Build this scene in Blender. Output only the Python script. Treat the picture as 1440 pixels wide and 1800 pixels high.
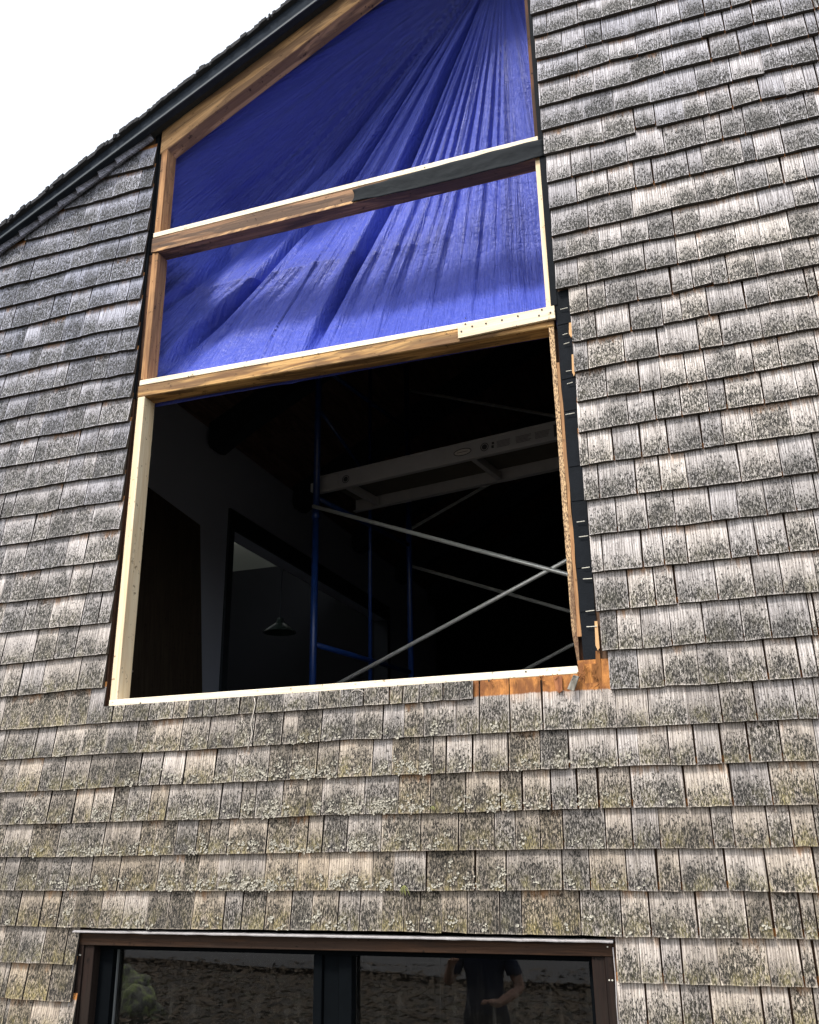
import bpy, bmesh, math, random
import numpy as np
from mathutils import Vector, Matrix, noise as mnoise
random.seed(7); rng = random.Random(11)
S = bpy.context.scene
for o in list(bpy.data.objects): bpy.data.objects.remove(o)

# ------------------------------------------------------------------ camera
CC = np.array([720., 900.]); VH = np.array([-4250.8, 1553.6]); VV = np.array([647.6, -3634.])
FL = math.sqrt(-float((VH-CC) @ (VV-CC)))
AX = -np.array([*(VH-CC), FL]); AX /= np.linalg.norm(AX)
AZ = np.array([*(VV-CC), FL]); AZ /= np.linalg.norm(AZ)
AY = np.cross(AZ, AX)
CM = np.array([AX, AY, AZ])
CP = np.array([0., -3.4, 2.35])
cam = bpy.data.objects.new('camera', bpy.data.cameras.new('camera')); S.collection.objects.link(cam)
r_, u_, f_ = CM[:, 0], -CM[:, 1], CM[:, 2]
mw = Matrix(((r_[0], u_[0], -f_[0], CP[0]), (r_[1], u_[1], -f_[1], CP[1]), (r_[2], u_[2], -f_[2], CP[2]), (0, 0, 0, 1)))
cam.matrix_world = mw
cam.data.sensor_fit = 'VERTICAL'; cam.data.sensor_height = 36; cam.data.lens = FL/1800*36
cam.data.clip_start = .05; cam.data.clip_end = 1000
S.camera = cam

# ------------------------------------------------------------------ sky, sun, exposure
SUN_EL, SUN_AZ = math.radians(52), math.radians(25)        # sun in front of the gable, somewhat to the left
w = bpy.data.worlds.new('World'); S.world = w; w.use_nodes = True
nt = w.node_tree; nt.nodes.clear()
out = nt.nodes.new('ShaderNodeOutputWorld'); sky = nt.nodes.new('ShaderNodeTexSky')
sky.sky_type = 'NISHITA'; sky.sun_disc = False; sky.sun_elevation = SUN_EL
sky.sun_rotation = math.pi + SUN_AZ; sky.air_density = 1; sky.dust_density = 4
b1 = nt.nodes.new('ShaderNodeBackground'); b1.inputs[1].default_value = .07
b2 = nt.nodes.new('ShaderNodeBackground'); b2.inputs[0].default_value = (.96, .98, 1, 1); b2.inputs[1].default_value = .62   # the white cloud layer
ad = nt.nodes.new('ShaderNodeAddShader')
nt.links.new(sky.outputs[0], b1.inputs[0]); nt.links.new(b1.outputs[0], ad.inputs[0]); nt.links.new(b2.outputs[0], ad.inputs[1])
nt.links.new(ad.outputs[0], out.inputs[0])
sd = Vector((-math.sin(SUN_AZ)*math.cos(SUN_EL), -math.cos(SUN_AZ)*math.cos(SUN_EL), math.sin(SUN_EL)))
sun = bpy.data.objects.new('sun', bpy.data.lights.new('sun', 'SUN')); S.collection.objects.link(sun)
sun.data.energy = 2.2; sun.data.angle = math.radians(10); sun.data.color = (1, .97, .92)
sun.rotation_euler = sd.to_track_quat('Z', 'Y').to_euler(); sun.location = (-3, -8, 12)
S.view_settings.view_transform = 'Standard'; S.view_settings.look = 'None'
S.view_settings.exposure = 0.85; S.view_settings.gamma = 1
S.render.engine = 'CYCLES'

# ------------------------------------------------------------------ helpers
def P(px, py, y=0.):
    """point of the photograph's pixel on the plane y"""
    d = CM @ np.array([px-CC[0], py-CC[1], FL]); t = (y-CP[1])/d[1]
    return CP + t*d
def srgb(*c): return tuple((v/12.92 if v <= .04045 else ((v+.055)/1.055)**2.4) for v in (x/255 for x in c)) + (1,)

class Mat:
    def __init__(s, name):
        s.m = bpy.data.materials.new(name); s.m.use_nodes = True; s.t = s.m.node_tree; s.t.nodes.clear()
        s.o = s.n('OutputMaterial'); s.b = s.n('BsdfPrincipled'); s.l(s.b.outputs[0], s.o.inputs[0])
        s.b.inputs['Roughness'].default_value = .8
    def n(s, k, **kw):
        x = s.t.nodes.new('ShaderNode'+k)
        for a, v in kw.items(): setattr(x, a, v)
        return x
    def l(s, a, b): s.t.links.new(a, b)
    def put(s, sock, v):
        if isinstance(v, bpy.types.NodeSocket): s.l(v, sock)
        elif v is not None: sock.default_value = v
    def math(s, op, a, b=None, c=None, clamp=False):
        x = s.n('Math', operation=op, use_clamp=clamp); s.put(x.inputs[0], a); s.put(x.inputs[1], b)
        if c is not None: s.put(x.inputs[2], c)
        return x.outputs[0]
    def mix(s, f, a, b, bt='MIX'):
        x = s.n('Mix', data_type='RGBA', blend_type=bt); s.put(x.inputs[0], f); s.put(x.inputs[6], a); s.put(x.inputs[7], b); return x.outputs[2]
    def ss(s, v, a, b, lo=0., hi=1.):
        x = s.n('MapRange', interpolation_type='SMOOTHSTEP'); s.put(x.inputs[0], v); s.put(x.inputs[1], a); s.put(x.inputs[2], b); s.put(x.inputs[3], lo); s.put(x.inputs[4], hi); return x.outputs[0]
    def vscale(s, v, sc):
        x = s.n('VectorMath', operation='MULTIPLY'); s.l(v, x.inputs[0]); s.put(x.inputs[1], sc); return x.outputs[0]
    def noise(s, v, sc=1., det=2., rough=.5, dist=0.):
        x = s.n('TexNoise'); s.put(x.inputs['Vector'], v); x.inputs['Scale'].default_value = sc; x.inputs['Detail'].default_value = det
        x.inputs['Roughness'].default_value = rough; x.inputs['Distortion'].default_value = dist; return x.outputs[0]
    def obj(s): return s.n('TexCoord').outputs['Object']
    def pos(s): return s.n('NewGeometry').outputs['Position']
    def sep(s, v):
        x = s.n('SeparateXYZ'); s.l(v, x.inputs[0]); return x.outputs
    def bump(s, h, d=.002, st=1.):
        x = s.n('Bump'); x.inputs['Distance'].default_value = d; x.inputs['Strength'].default_value = st; s.l(h, x.inputs['Height']); s.l(x.outputs[0], s.b.inputs['Normal']); return x
    def col(s, c): s.put(s.b.inputs['Base Color'], c)
    def set(s, **k):
        for a, v in k.items(): s.b.inputs[a.replace('_', ' ')].default_value = v
        return s

def plain(name, c, rough=.7, var=.25, sc=9., metal=0., bump=.0, spec=.5):
    m = Mat(name); n = m.noise(m.pos(), sc, 4, .6)
    m.col(m.mix(n, tuple(x*(1-var) for x in c[:3])+(1,), tuple(min(1, x*(1+var)) for x in c[:3])+(1,)))
    m.set(Roughness=rough, Metallic=metal); m.b.inputs['Specular IOR Level'].default_value = spec
    if bump: m.bump(m.noise(m.pos(), sc*12, 3, .6), bump)
    return m.m
def timber(name, light, dark, axis='x', stain=None, st_amt=.5, knots=True, rough=.75):
    """sawn lumber: long grain along an axis, knots, stains"""
    m = Mat(name); p = m.pos()
    a = {'x': (2.2, 60, 60), 'z': (60, 60, 2.2), 'y': (60, 2.2, 60), 'r': (12, 60, 12)}[axis]
    if axis == 'r':
        q = m.n('VectorRotate', rotation_type='Y_AXIS'); m.l(p, q.inputs[0]); q.inputs['Angle'].default_value = math.radians(28.9); p2 = q.outputs[0]; a = (2.2, 60, 60)
    else: p2 = p
    g = m.noise(m.vscale(p2, a), 1., 4, .65, .6)
    c = m.mix(m.ss(g, .35, .7), light, dark)
    g2 = m.noise(m.vscale(p2, tuple(x*.22 if x > 5 else x*.8 for x in a)), 1., 3, .6, 1.)
    if stain:
        c = m.mix(m.math('MULTIPLY', m.ss(g2, .42, .56), st_amt), c, stain)
        sp = m.noise(p, 24, 4, .75)
        c = m.mix(m.ss(sp, .60, .68, 0, .8), c, tuple(x*.35 for x in stain[:3])+(1,))
    if knots:
        vo = m.n('TexVoronoi'); m.l(m.vscale(p2, (3.2 if axis != 'z' else 8, 8, 8 if axis != 'z' else 3.2)), vo.inputs['Vector'])
        c = m.mix(m.ss(vo.outputs['Distance'], .05, .13, .8, 0), c, tuple(x*.35 for x in dark[:3])+(1,))
    m.col(c); m.set(Roughness=rough); m.b.inputs['Specular IOR Level'].default_value = .15; m.bump(g, .003)
    return m.m

W = {}     # world locations of parents
def empty(name, loc, label=None, cat=None, group=None, kind=None):
    o = bpy.data.objects.new(name, None); S.collection.objects.link(o); o.location = loc; o.empty_display_size = .1
    W[o] = Vector(loc); tag(o, label, cat, group, kind); return o
def tag(o, label=None, cat=None, group=None, kind=None):
    for k, v in (('label', label), ('category', cat), ('group', group), ('kind', kind)):
        if v: o[k] = v
    return o
def mesh_obj(name, vs, fs, mat, parent=None, origin=None, smooth=False, bevel=0, uvs=None, cols=None, mats=None, fmat=None):
    vs = [Vector(v) for v in vs]
    if origin is None:
        origin = Vector((sum(v.x for v in vs)/len(vs), sum(v.y for v in vs)/len(vs), min(v.z for v in vs)))
    origin = Vector(origin)
    me = bpy.data.meshes.new(name); me.from_pydata([tuple(v-origin) for v in vs], [], fs)
    o = bpy.data.objects.new(name, me); S.collection.objects.link(o)
    for mm in (mats or [mat]): me.materials.append(mm)
    if fmat: me.polygons.foreach_set('material_index', fmat)
    if smooth: me.polygons.foreach_set('use_smooth', [True]*len(me.polygons))
    if uvs:
        for nm, arr in uvs.items():
            l = me.uv_layers.new(name=nm); idx = np.zeros(len(me.loops), dtype=np.int32); me.loops.foreach_get('vertex_index', idx)
            l.data.foreach_set('uv', np.asarray(arr, dtype=np.float32)[idx].ravel())
    if cols is not None:
        a = me.color_attributes.new('rnd', 'FLOAT_COLOR', 'POINT'); a.data.foreach_set('color', np.asarray(cols, dtype=np.float32).ravel())
    pw = Vector((0, 0, 0))
    if parent is not None: o.parent = parent; pw = W[parent]
    o.location = origin-pw; W[o] = origin
    if bevel:
        bm = bmesh.new(); bm.from_mesh(me); bmesh.ops.recalc_face_normals(bm, faces=bm.faces)
        bmesh.ops.bevel(bm, geom=bm.edges[:], offset=bevel, segments=1, affect='EDGES', clamp_overlap=True)
        bm.to_mesh(me); bm.free()
    return o
class MB:
    def __init__(s): s.v = []; s.f = []
    def hexa(s, b, t):                      # 4 bottom pts, 4 top pts in the same ring order
        i = len(s.v); s.v += [tuple(p) for p in b]+[tuple(p) for p in t]
        s.f += [(i+3, i+2, i+1, i), (i+4, i+5, i+6, i+7)]+[(i+k, i+(k+1) % 4, i+4+(k+1) % 4, i+4+k) for k in range(4)]
        return s
    def box(s, x0, x1, y0, y1, z0, z1):
        return s.hexa([(x0, y0, z0), (x1, y0, z0), (x1, y1, z0), (x0, y1, z0)], [(x0, y0, z1), (x1, y0, z1), (x1, y1, z1), (x0, y1, z1)])
    def quadslab(s, pts, y0, y1):           # polygon of 4 (x,z) points, front y0, back y1
        return s.hexa([(x, y0, z) for x, z in pts], [(x, y1, z) for x, z in pts])
    def poly(s, pts, y0, y1):
        i = len(s.v); n = len(pts); s.v += [(x, y0, z) for x, z in pts]+[(x, y1, z) for x, z in pts]
        s.f += [tuple(range(i, i+n)), tuple(range(i+2*n-1, i+n-1, -1))]+[(i+k, i+n+k, i+n+(k+1) % n, i+(k+1) % n) for k in range(n)]
        return s
    def tube(s, pts, r, n=8, caps=True):
        pts = [Vector(p) for p in pts]; rs = r if isinstance(r, (list, tuple)) else [r]*len(pts); i0 = len(s.v)
        for k, p in enumerate(pts):
            d = (pts[min(k+1, len(pts)-1)]-pts[max(k-1, 0)]).normalized()
            a = d.cross(Vector((0, 0, 1)) if abs(d.z) < .9 else Vector((1, 0, 0))).normalized(); b = d.cross(a)
            for j in range(n):
                t = 2*math.pi*j/n; s.v.append(tuple(p+(a*math.cos(t)+b*math.sin(t))*rs[k]))
        for k in range(len(pts)-1):
            for j in range(n):
                a0 = i0+k*n+j; a1 = i0+k*n+(j+1) % n; s.f.append((a0, a1, a1+n, a0+n))
        if caps: s.f.append(tuple(range(i0+n-1, i0-1, -1))); e = i0+(len(pts)-1)*n; s.f.append(tuple(range(e, e+n)))
        return s
    def build(s, name, mat, parent=None, **k): return mesh_obj(name, s.v, s.f, mat, parent, **k)
def box(name, mat, parent, x0, x1, y0, y1, z0, z1, bevel=.002, **k):
    return MB().box(x0, x1, y0, y1, z0, z1).build(name, mat, parent, bevel=bevel, **k)

# ------------------------------------------------------------------ materials
def shingle_material():
    m = Mat('weathered_cedar_shingle')
    wu = m.n('UVMap', uv_map='wuv').outputs[0]; su = m.sep(m.n('UVMap', uv_map='suv').outputs[0])
    at = m.n('Attribute', attribute_name='rnd'); rn = m.n('SeparateColor'); m.l(at.outputs['Color'], rn.inputs[0])
    R, G, B = rn.outputs[0], rn.outputs[1], rn.outputs[2]; A = at.outputs['Alpha']
    u, v = su[0], su[1]
    grain = m.noise(m.vscale(wu, (150, 6, 1)), 1, 4, .65, .3)
    grain2 = m.noise(m.vscale(wu, (330, 16, 1)), 1, 3, .65)
    blot = m.noise(m.vscale(wu, (22, 11, 1)), 1, 3, .55)
    sp = m.math('ADD', m.math('MULTIPLY', m.noise(m.vscale(wu, (150, 52, 1)), 1, 3, .72, .4), .55), m.math('MULTIPLY', m.noise(m.vscale(wu, (320, 115, 1)), 1, 3, .72, .4), .45))
    sp2 = m.noise(m.vscale(wu, (240, 66, 1)), 1, 3, .72, .3)
    big = m.noise(m.vscale(wu, (8, 4, 1)), 1, 2, .5)
    wvn = m.n('TexWave', wave_type='BANDS', bands_direction='X'); m.l(m.vscale(wu, (34, 3.2, 1)), wvn.inputs['Vector']); wvn.inputs['Scale'].default_value = 1.; wvn.inputs['Distortion'].default_value = 7; wvn.inputs['Detail'].default_value = 2; wvn.inputs['Detail Scale'].default_value = .8
    grain = m.math('ADD', m.math('MULTIPLY', grain, .86), m.math('MULTIPLY', wvn.outputs[1], .14))
    pale = m.mix(m.ss(grain, .34, .66), (.78, .745, .735, 1), (.27, .25, .24, 1))
    pale = m.mix(m.ss(grain2, .52, .66, 0, .7), pale, (.10, .09, .085, 1))
    # dark growth: a dome shaped patch in the lower part of the exposed face, its own shape on every shingle
    u2 = m.math('MULTIPLY_ADD', u, 2, -1); u2 = m.math('MULTIPLY', u2, u2)
    ve = m.math('ADD', v, m.math('MULTIPLY', m.math('SUBTRACT', blot, .5), .75))
    ve = m.math('ADD', ve, m.math('MULTIPLY', u2, .16))
    ve = m.math('ADD', ve, m.math('MULTIPLY', m.math('SUBTRACT', .5, R), .62))
    ve = m.math('SUBTRACT', ve, m.math('MULTIPLY', B, .22))
    ve = m.math('ADD', ve, m.math('MULTIPLY', m.math('SUBTRACT', grain, .5), .45))
    up = m.ss(ve, .22, 1.08, 1, 0)
    lo = m.ss(v, .0, .05, .6, 1)
    ue = m.math('MULTIPLY', m.math('MULTIPLY', u, m.math('SUBTRACT', 1, u)), 4)
    ue = m.ss(ue, .0, .22, .55, 1)
    env = m.math('MULTIPLY', m.math('MULTIPLY', up, lo), ue)
    thr = m.math('SUBTRACT', .61, m.math('MULTIPLY', env, .125))
    dk = m.ss(sp, m.math('SUBTRACT', thr, .022), m.math('ADD', thr, .015))
    soft = m.math('MULTIPLY', env, m.ss(m.math('MULTIPLY_ADD', sp2, .5, m.math('MULTIPLY', big, .5)), .38, .60, .92, .30))
    c = m.mix(soft, pale, m.mix(grain2, (.15, .145, .13, 1), (.06, .057, .05, 1)))
    c = m.mix(m.math('MULTIPLY', dk, .97), c, (.010, .010, .008, 1))
    kv = m.n('TexVoronoi'); m.l(m.vscale(wu, (7, 5, 1)), kv.inputs['Vector']); kn = m.n('SeparateColor'); m.l(kv.outputs['Color'], kn.inputs[0])
    c = m.mix(m.math('MULTIPLY', m.ss(kv.outputs['Distance'], .025, .055, .95, 0), m.ss(kn.outputs[0], .60, .62)), c, (.02, .016, .012, 1))
    # pale crusts and olive / yellow algae
    cr = m.math('MULTIPLY', m.ss(sp2, .585, .63), m.ss(ve, .05, .9, .8, .45))
    c = m.mix(m.math('MULTIPLY', cr, .72), c, (.66, .65, .60, 1))
    al = m.math('MULTIPLY', m.ss(m.math('ADD', blot, m.math('MULTIPLY', big, .5)), .62, .95), m.math('MULTIPLY', m.ss(v, .05, .7, 1, .15), B))
    c = m.mix(m.math('MULTIPLY', al, .72), c, m.mix(m.ss(sp2, .46, .56), (.075, .072, .03, 1), (.46, .43, .22, 1)))
    c = m.mix(m.math('MULTIPLY', B, .68), c, m.mix(1., c, (.64, .52, .34, 1), 'MULTIPLY'))
    # tone of the single shingle
    to = m.math('MULTIPLY_ADD', G, .42, .78)
    tn = m.n('Combine' + 'Color'); m.put(tn.inputs[0], to); m.put(tn.inputs[1], m.math('MULTIPLY', to, m.math('MULTIPLY_ADD', G, -.03, 1.))); m.put(tn.inputs[2], m.math('MULTIPLY', to, m.math('MULTIPLY_ADD', G, -.10, 1.03)))
    c = m.mix(1., c, tn.outputs[0], 'MULTIPLY')
    c = m.mix(A, c, m.mix(1., c, (.74, .82, 1.02, 1), 'MULTIPLY'))  # cool cast of haze, painted into the colour of the upper shingles
    # tan / orange wood where rain does not reach: just under the course above
    st = m.noise(m.vscale(wu, (60, 9, 1)), 1, 3, .6)
    on = m.math('MULTIPLY', m.ss(m.math('ADD', v, m.math('MULTIPLY', m.math('SUBTRACT', st, .5), .8)), .78, 1.06), m.ss(G, .35, .85))
    on = m.math('MULTIPLY', on, m.ss(big, .40, .62))
    c = m.mix(m.math('MULTIPLY', on, .8), c, m.mix(grain, (.50, .30, .14, 1), (.30, .12, .05, 1)))
    fresh = m.ss(m.math('ADD', v, m.math('MULTIPLY', m.math('SUBTRACT', st, .5), .10)), 1.00, 1.06)
    c = m.mix(fresh, c, m.mix(m.ss(blot, .35, .65), (.50, .21, .055, 1), (.20, .075, .022, 1)))
    m.col(c); m.set(Roughness=.9)
    h = m.math('ADD', m.math('MULTIPLY', grain, .7), m.math('ADD', m.math('MULTIPLY', grain2, .3), m.math('MULTIPLY', sp, .8)))
    m.bump(h, .006, .9)
    return m.m
M = {'shingle': shingle_material()}
M['endgrain'] = plain('shade_dark_end_grain', (.040, .034, .028), .95, .5, 90)  # weathered end grain, colour darkened further as shade under the butts
M['sheath'] = plain('old_sheathing_board', (.10, .055, .03), .9, .4, 14)
M['paper'] = plain('black_felt_paper', (.008, .010, .013), .9, .5, 18, bump=.002, spec=.15)
M['fresh'] = timber('fresh_pine', (.88, .80, .64, 1), (.82, .70, .50, 1), 'x', (.62, .40, .20, 1), .12, knots=True)
M['freshz'] = timber('fresh_pine_upright', (.84, .72, .52, 1), (.72, .56, .35, 1), 'z', (.62, .40, .20, 1), .2)
M['oldx'] = timber('old_brown_beam', (.60, .37, .15, 1), (.33, .17, .065, 1), 'x', (.10, .06, .04, 1), .75)
M['oldrail'] = timber('grey_brown_rail', (.36, .21, .12, 1), (.15, .085, .05, 1), 'x', (.07, .05, .04, 1), .8)
M['oldz'] = timber('old_orange_stud', (.50, .28, .13, 1), (.28, .14, .065, 1), 'z', (.12, .07, .04, 1), .5)
M['raf'] = timber('gable_rafter_wood', (.64, .40, .20, 1), (.42, .24, .11, 1), 'r', (.14, .085, .06, 1), .7)
M['darkz'] = timber('dark_brown_board', (.13, .06, .032, 1), (.055, .028, .018, 1), 'z', (.02, .015, .012, 1), .6)
M['trim'] = timber('brown_window_trim', (.062, .033, .019, 1), (.025, .014, .009, 1), 'x', (.03, .02, .015, 1), .6)
M['trimz'] = timber('brown_window_trim_upright', (.022, .013, .010, 1), (.010, .007, .006, 1), 'z', (.02, .015, .012, 1), .6)
M['ply'] = timber('pale_plywood', (.80, .70, .52, 1), (.72, .60, .42, 1), 'x', (.66, .5, .32, 1), .3, knots=False)
M['black'] = plain('black_window_paint', (.002, .003, .004), .9, .3, 20, spec=.06)
M['fascia'] = plain('dark_blue_grey_fascia', (.022, .028, .037), .9, .5, 22, bump=.003, spec=.08)
M['asphalt'] = plain('dark_roof_shingle', (.030, .032, .036), .95, .5, 60, bump=.004)
M['steel'] = plain('galvanised_steel', (.78, .80, .76), .42, .12, 30, metal=.55)
M['nail'] = plain('pale_nail', (.62, .60, .52), .5, .1, 30, metal=.3)
M['nailhole'] = plain('dark_nail_head', (.03, .02, .015), .8, .2, 30)
M['blue'] = plain('blue_scaffold_paint', (.008, .032, .14), .35, .6, 26)
M['alu'] = plain('dull_aluminium', (.38, .375, .39), .55, .15, 14, metal=.2)
M['decal'] = plain('plank_sticker_print', (.04, .04, .045), .6, .1, 30)
M['decalp'] = plain('plank_sticker_paper', (.55, .52, .48), .6, .2, 60)
M['plyd'] = plain('weathered_plank_plywood', (.09, .08, .065), .8, .35, 12)
M['drywall'] = plain('grey_drywall', (.42, .45, .54), .9, .06, 2)
M['ceil'] = timber('dark_ceiling_board', (.17, .11, .09, 1), (.12, .075, .06, 1), 'y', (.03, .02, .015, 1), .4, knots=False)
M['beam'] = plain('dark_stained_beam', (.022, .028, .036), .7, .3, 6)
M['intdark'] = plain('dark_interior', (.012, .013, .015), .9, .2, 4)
M['olive'] = plain('pale_olive_plaster', (.20, .215, .18), .9, .05, 2)
M['leanply'] = timber('brown_plywood_sheet', (.07, .052, .036, 1), (.045, .033, .022, 1), 'z', (.05, .035, .025, 1), .4, knots=False)
M['string'] = plain('pale_string', (.55, .50, .44), .9, .2, 40)
M['lichen'] = plain('pale_grey_lichen', (.38, .36, .30), .95, .5, 240)
M['moss'] = plain('yellow_green_moss', (.17, .18, .06), .95, .4, 60)
M['flash'] = plain('dull_white_flashing', (.42, .40, .40), .6, .35, 60, bump=.003)

def membrane_mat():
    m = Mat('black_roofing_membrane'); n = m.noise(m.pos(), 14, 5, .65)
    m.col(m.mix(n, (.006, .008, .010, 1), (.014, .018, .022, 1))); m.set(Roughness=.8); m.b.inputs['Specular IOR Level'].default_value = .15; m.bump(m.noise(m.vscale(m.pos(), (14, 14, 22)), 1, 3, .5), .006); return m.m
M['membrane'] = membrane_mat()
def osb_mat():
    m = Mat('torn_board_edge'); n = m.noise(m.vscale(m.pos(), (260, 90, 110)), 1, 3, .7)
    c = m.mix(m.ss(n, .38, .6), (.10, .05, .025, 1), (.66, .45, .24, 1)); c = m.mix(m.ss(m.noise(m.vscale(m.pos(), (20, 20, 3.2)), 1, 2), .56, .66, 0, .8), c, (.12, .06, .03, 1))
    m.col(c); m.bump(n, .004); return m.m
M['osb'] = osb_mat()
def glass_mat():
    m = Mat('window_glass'); g = m.n('BsdfGlass'); g.inputs['IOR'].default_value = 1.52; g.inputs['Roughness'].default_value = .010
    d = m.noise(m.vscale(m.pos(), (40, 1, 6)), 1, 4, .7); di = m.n('BsdfDiffuse'); di.inputs[0].default_value = (.35, .34, .3, 1)
    x = m.n('MixShader'); m.l(m.ss(d, .5, .85, .004, .05), x.inputs[0]); m.l(g.outputs[0], x.inputs[1]); m.l(di.outputs[0], x.inputs[2]); m.l(x.outputs[0], m.o.inputs[0])
    return m.m
M['glass'] = glass_mat()

# ------------------------------------------------------------------ ground and what lies behind the camera
def ground_mat():
    m = Mat('leaf_litter_ground'); p = m.pos()
    n = m.noise(p, 22, 6, .75); n2 = m.noise(p, 3, 4, .6)
    c = m.mix(m.ss(n, .35, .65), (.006, .005, .003, 1), (.060, .042, .024, 1)); c = m.mix(m.ss(n2, .5, .7, 0, .6), c, (.09, .10, .035, 1)); m.col(c); m.bump(n, .03); return m.m
M['ground'] = ground_mat(); M['gravel'] = plain('pale_gravel', (.10, .10, .10), .95, .35, 40, bump=.01)
vs = []; fs = []; N = 60
for j in range(N+1):
    for i in range(N+1):
        x = ((i/N)*2-1); y = ((j/N)*2-1); x = 300*x*abs(x)**1.6; y = 300*y*abs(y)**1.6
        h = .05*mnoise.noise(Vector((x*.6, y*.6, 0))) if abs(y) > 1.0 else 0
        vs.append((x-2, y-6, h-.05))
for j in range(N):
    for i in range(N): a = j*(N+1)+i; fs.append((a, a+1, a+N+2, a+N+1))
tag(mesh_obj('ground', vs, fs, M['ground'], origin=(0, 0, 0), smooth=True), kind='structure')
vs = []; fs = []
for k in range(41):
    x = -30+k; yn = -13.4+(x+2.8)*.165*-1*-1 if False else -13.1-(-2.8-x)*.165 + .15*math.sin(k*1.3)
    vs += [(x, yn, .06), (x, yn-4.2, .06)]
for k in range(40): fs.append((2*k, 2*k+1, 2*k+3, 2*k+2))
tag(mesh_obj('driveway', vs, fs, M['gravel'], origin=(-10, -15, 0)), kind='structure')
MLV = plain('dry_leaf', (.13, .09, .05), .8, .8, 9)
vs = []; fs = []
for k in range(14000):
    x = rng.uniform(-14, 1); y = rng.uniform(-15, -5); s_ = rng.uniform(.03, .08); a = rng.uniform(0, 6.28); t = rng.uniform(-.5, .5)
    i = len(vs); ca, sa = math.cos(a), math.sin(a); z = .03+rng.uniform(0, .03)
    for dx, dy, dz in ((-1, 0, 0), (0, -.55, .25), (1.1, 0, 0), (0, .55, .25)):
        vs.append((x+s_*(dx*ca-dy*sa), y+s_*(dx*sa+dy*ca), z+s_*(dz+t*dy)))
    fs += [(i, i+1, i+2), (i, i+2, i+3)]
for k in range(160):
    x = rng.uniform(-13, 0); y = rng.uniform(-14, -6); a = rng.uniform(0, 6.28); L = rng.uniform(.3, 1.4)
    tb = MB().tube([(x, y, .05), (x+L*.5*math.cos(a), y+L*.5*math.sin(a), .1), (x+L*math.cos(a+.2), y+L*math.sin(a+.2), .2)], [.012, .009, .004], 4)
    i = len(vs); vs += tb.v; fs += [tuple(q+i for q in f) for f in tb.f]
tag(mesh_obj('fallen_leaves', vs, fs, MLV, origin=(-6, -10, 0)), 'brown fallen leaves and twigs on the ground reflected in the lower window', 'leaves', kind='stuff')
def rock(x, y, r, label):
    bm = bmesh.new(); bmesh.ops.create_icosphere(bm, subdivisions=4, radius=1)
    for v in bm.verts:
        n = mnoise.noise(v.co*1.3+Vector((x, y, 0)))*.4+mnoise.noise(v.co*4)*.1; v.co = v.co*(1+n); v.co = Vector((v.co.x*r, v.co.y*r*.8, max(v.co.z, -.3)*r*.75+.1*r))
    me = bpy.data.meshes.new('mossy_rock'); bm.to_mesh(me); bm.free(); me.materials.append(M_rock)
    for p_ in me.polygons: p_.use_smooth = True
    o = bpy.data.objects.new('mossy_rock', me); S.collection.objects.link(o); o.location = (x, y, 0); tag(o, label, 'rock', 'mossy rocks reflected in the lower window')
mr = Mat('mossy_stone'); mn = mr.noise(mr.pos(), 9, 5, .7); mr.col(mr.mix(mr.ss(mn, .4, .55), (.30, .36, .12, 1), (.13, .13, .11, 1))); mr.bump(mn, .03); M_rock = mr.m
rock(-10.1, -10.9, .50, 'larger moss covered rock reflected low in the left pane')
rock(-8.75, -9.25, .42, 'smaller moss covered rock reflected at the very bottom of the left pane')

# ------------------------------------------------------------------ the house
house = empty('house', (0, 0, 0), 'grey cedar shingled gable house with an open framed window hole under renovation', 'house')
RKM = float((P(520, 31, -.08)[2]-P(0, 422, -.08)[2])/(P(520, 31, -.08)[0]-P(0, 422, -.08)[0]))
_r0 = P(0, 422, -.08)
def rake(x): return float(_r0[2]+RKM*(x-_r0[0]))           # lower edge of the rake board
XL, XR, ZR = -3.70, 2.6, None
OL, OR = -2.575, -.50                                       # big opening
RIDGE = 1.3
def rk(x): return rake(x) if x <= RIDGE else rake(RIDGE)-(x-RIDGE)*RKM
# sheathing
wm = MB()
def col_poly(x0, x1, z0, z1=None):
    t0, t1 = (rk(x0)+.1, rk(x1)+.1) if z1 is None else (z1, z1)
    wm.poly([(x0, z0), (x1, z0), (x1, t1), (x0, t0)], .006, .09)
col_poly(XL, OL-.04, 0); col_poly(OL-.04, OR+.002, 2.035, 2.90); col_poly(OR+.002, RIDGE, 0); col_poly(RIDGE, XR, 0)
wm2 = MB(); wm2.box(OL-.04, -2.62, .006, .09, 0, 2.03)
wall = wm.build('wall', M['sheath'], house, origin=(0, .05, 0))

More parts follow.
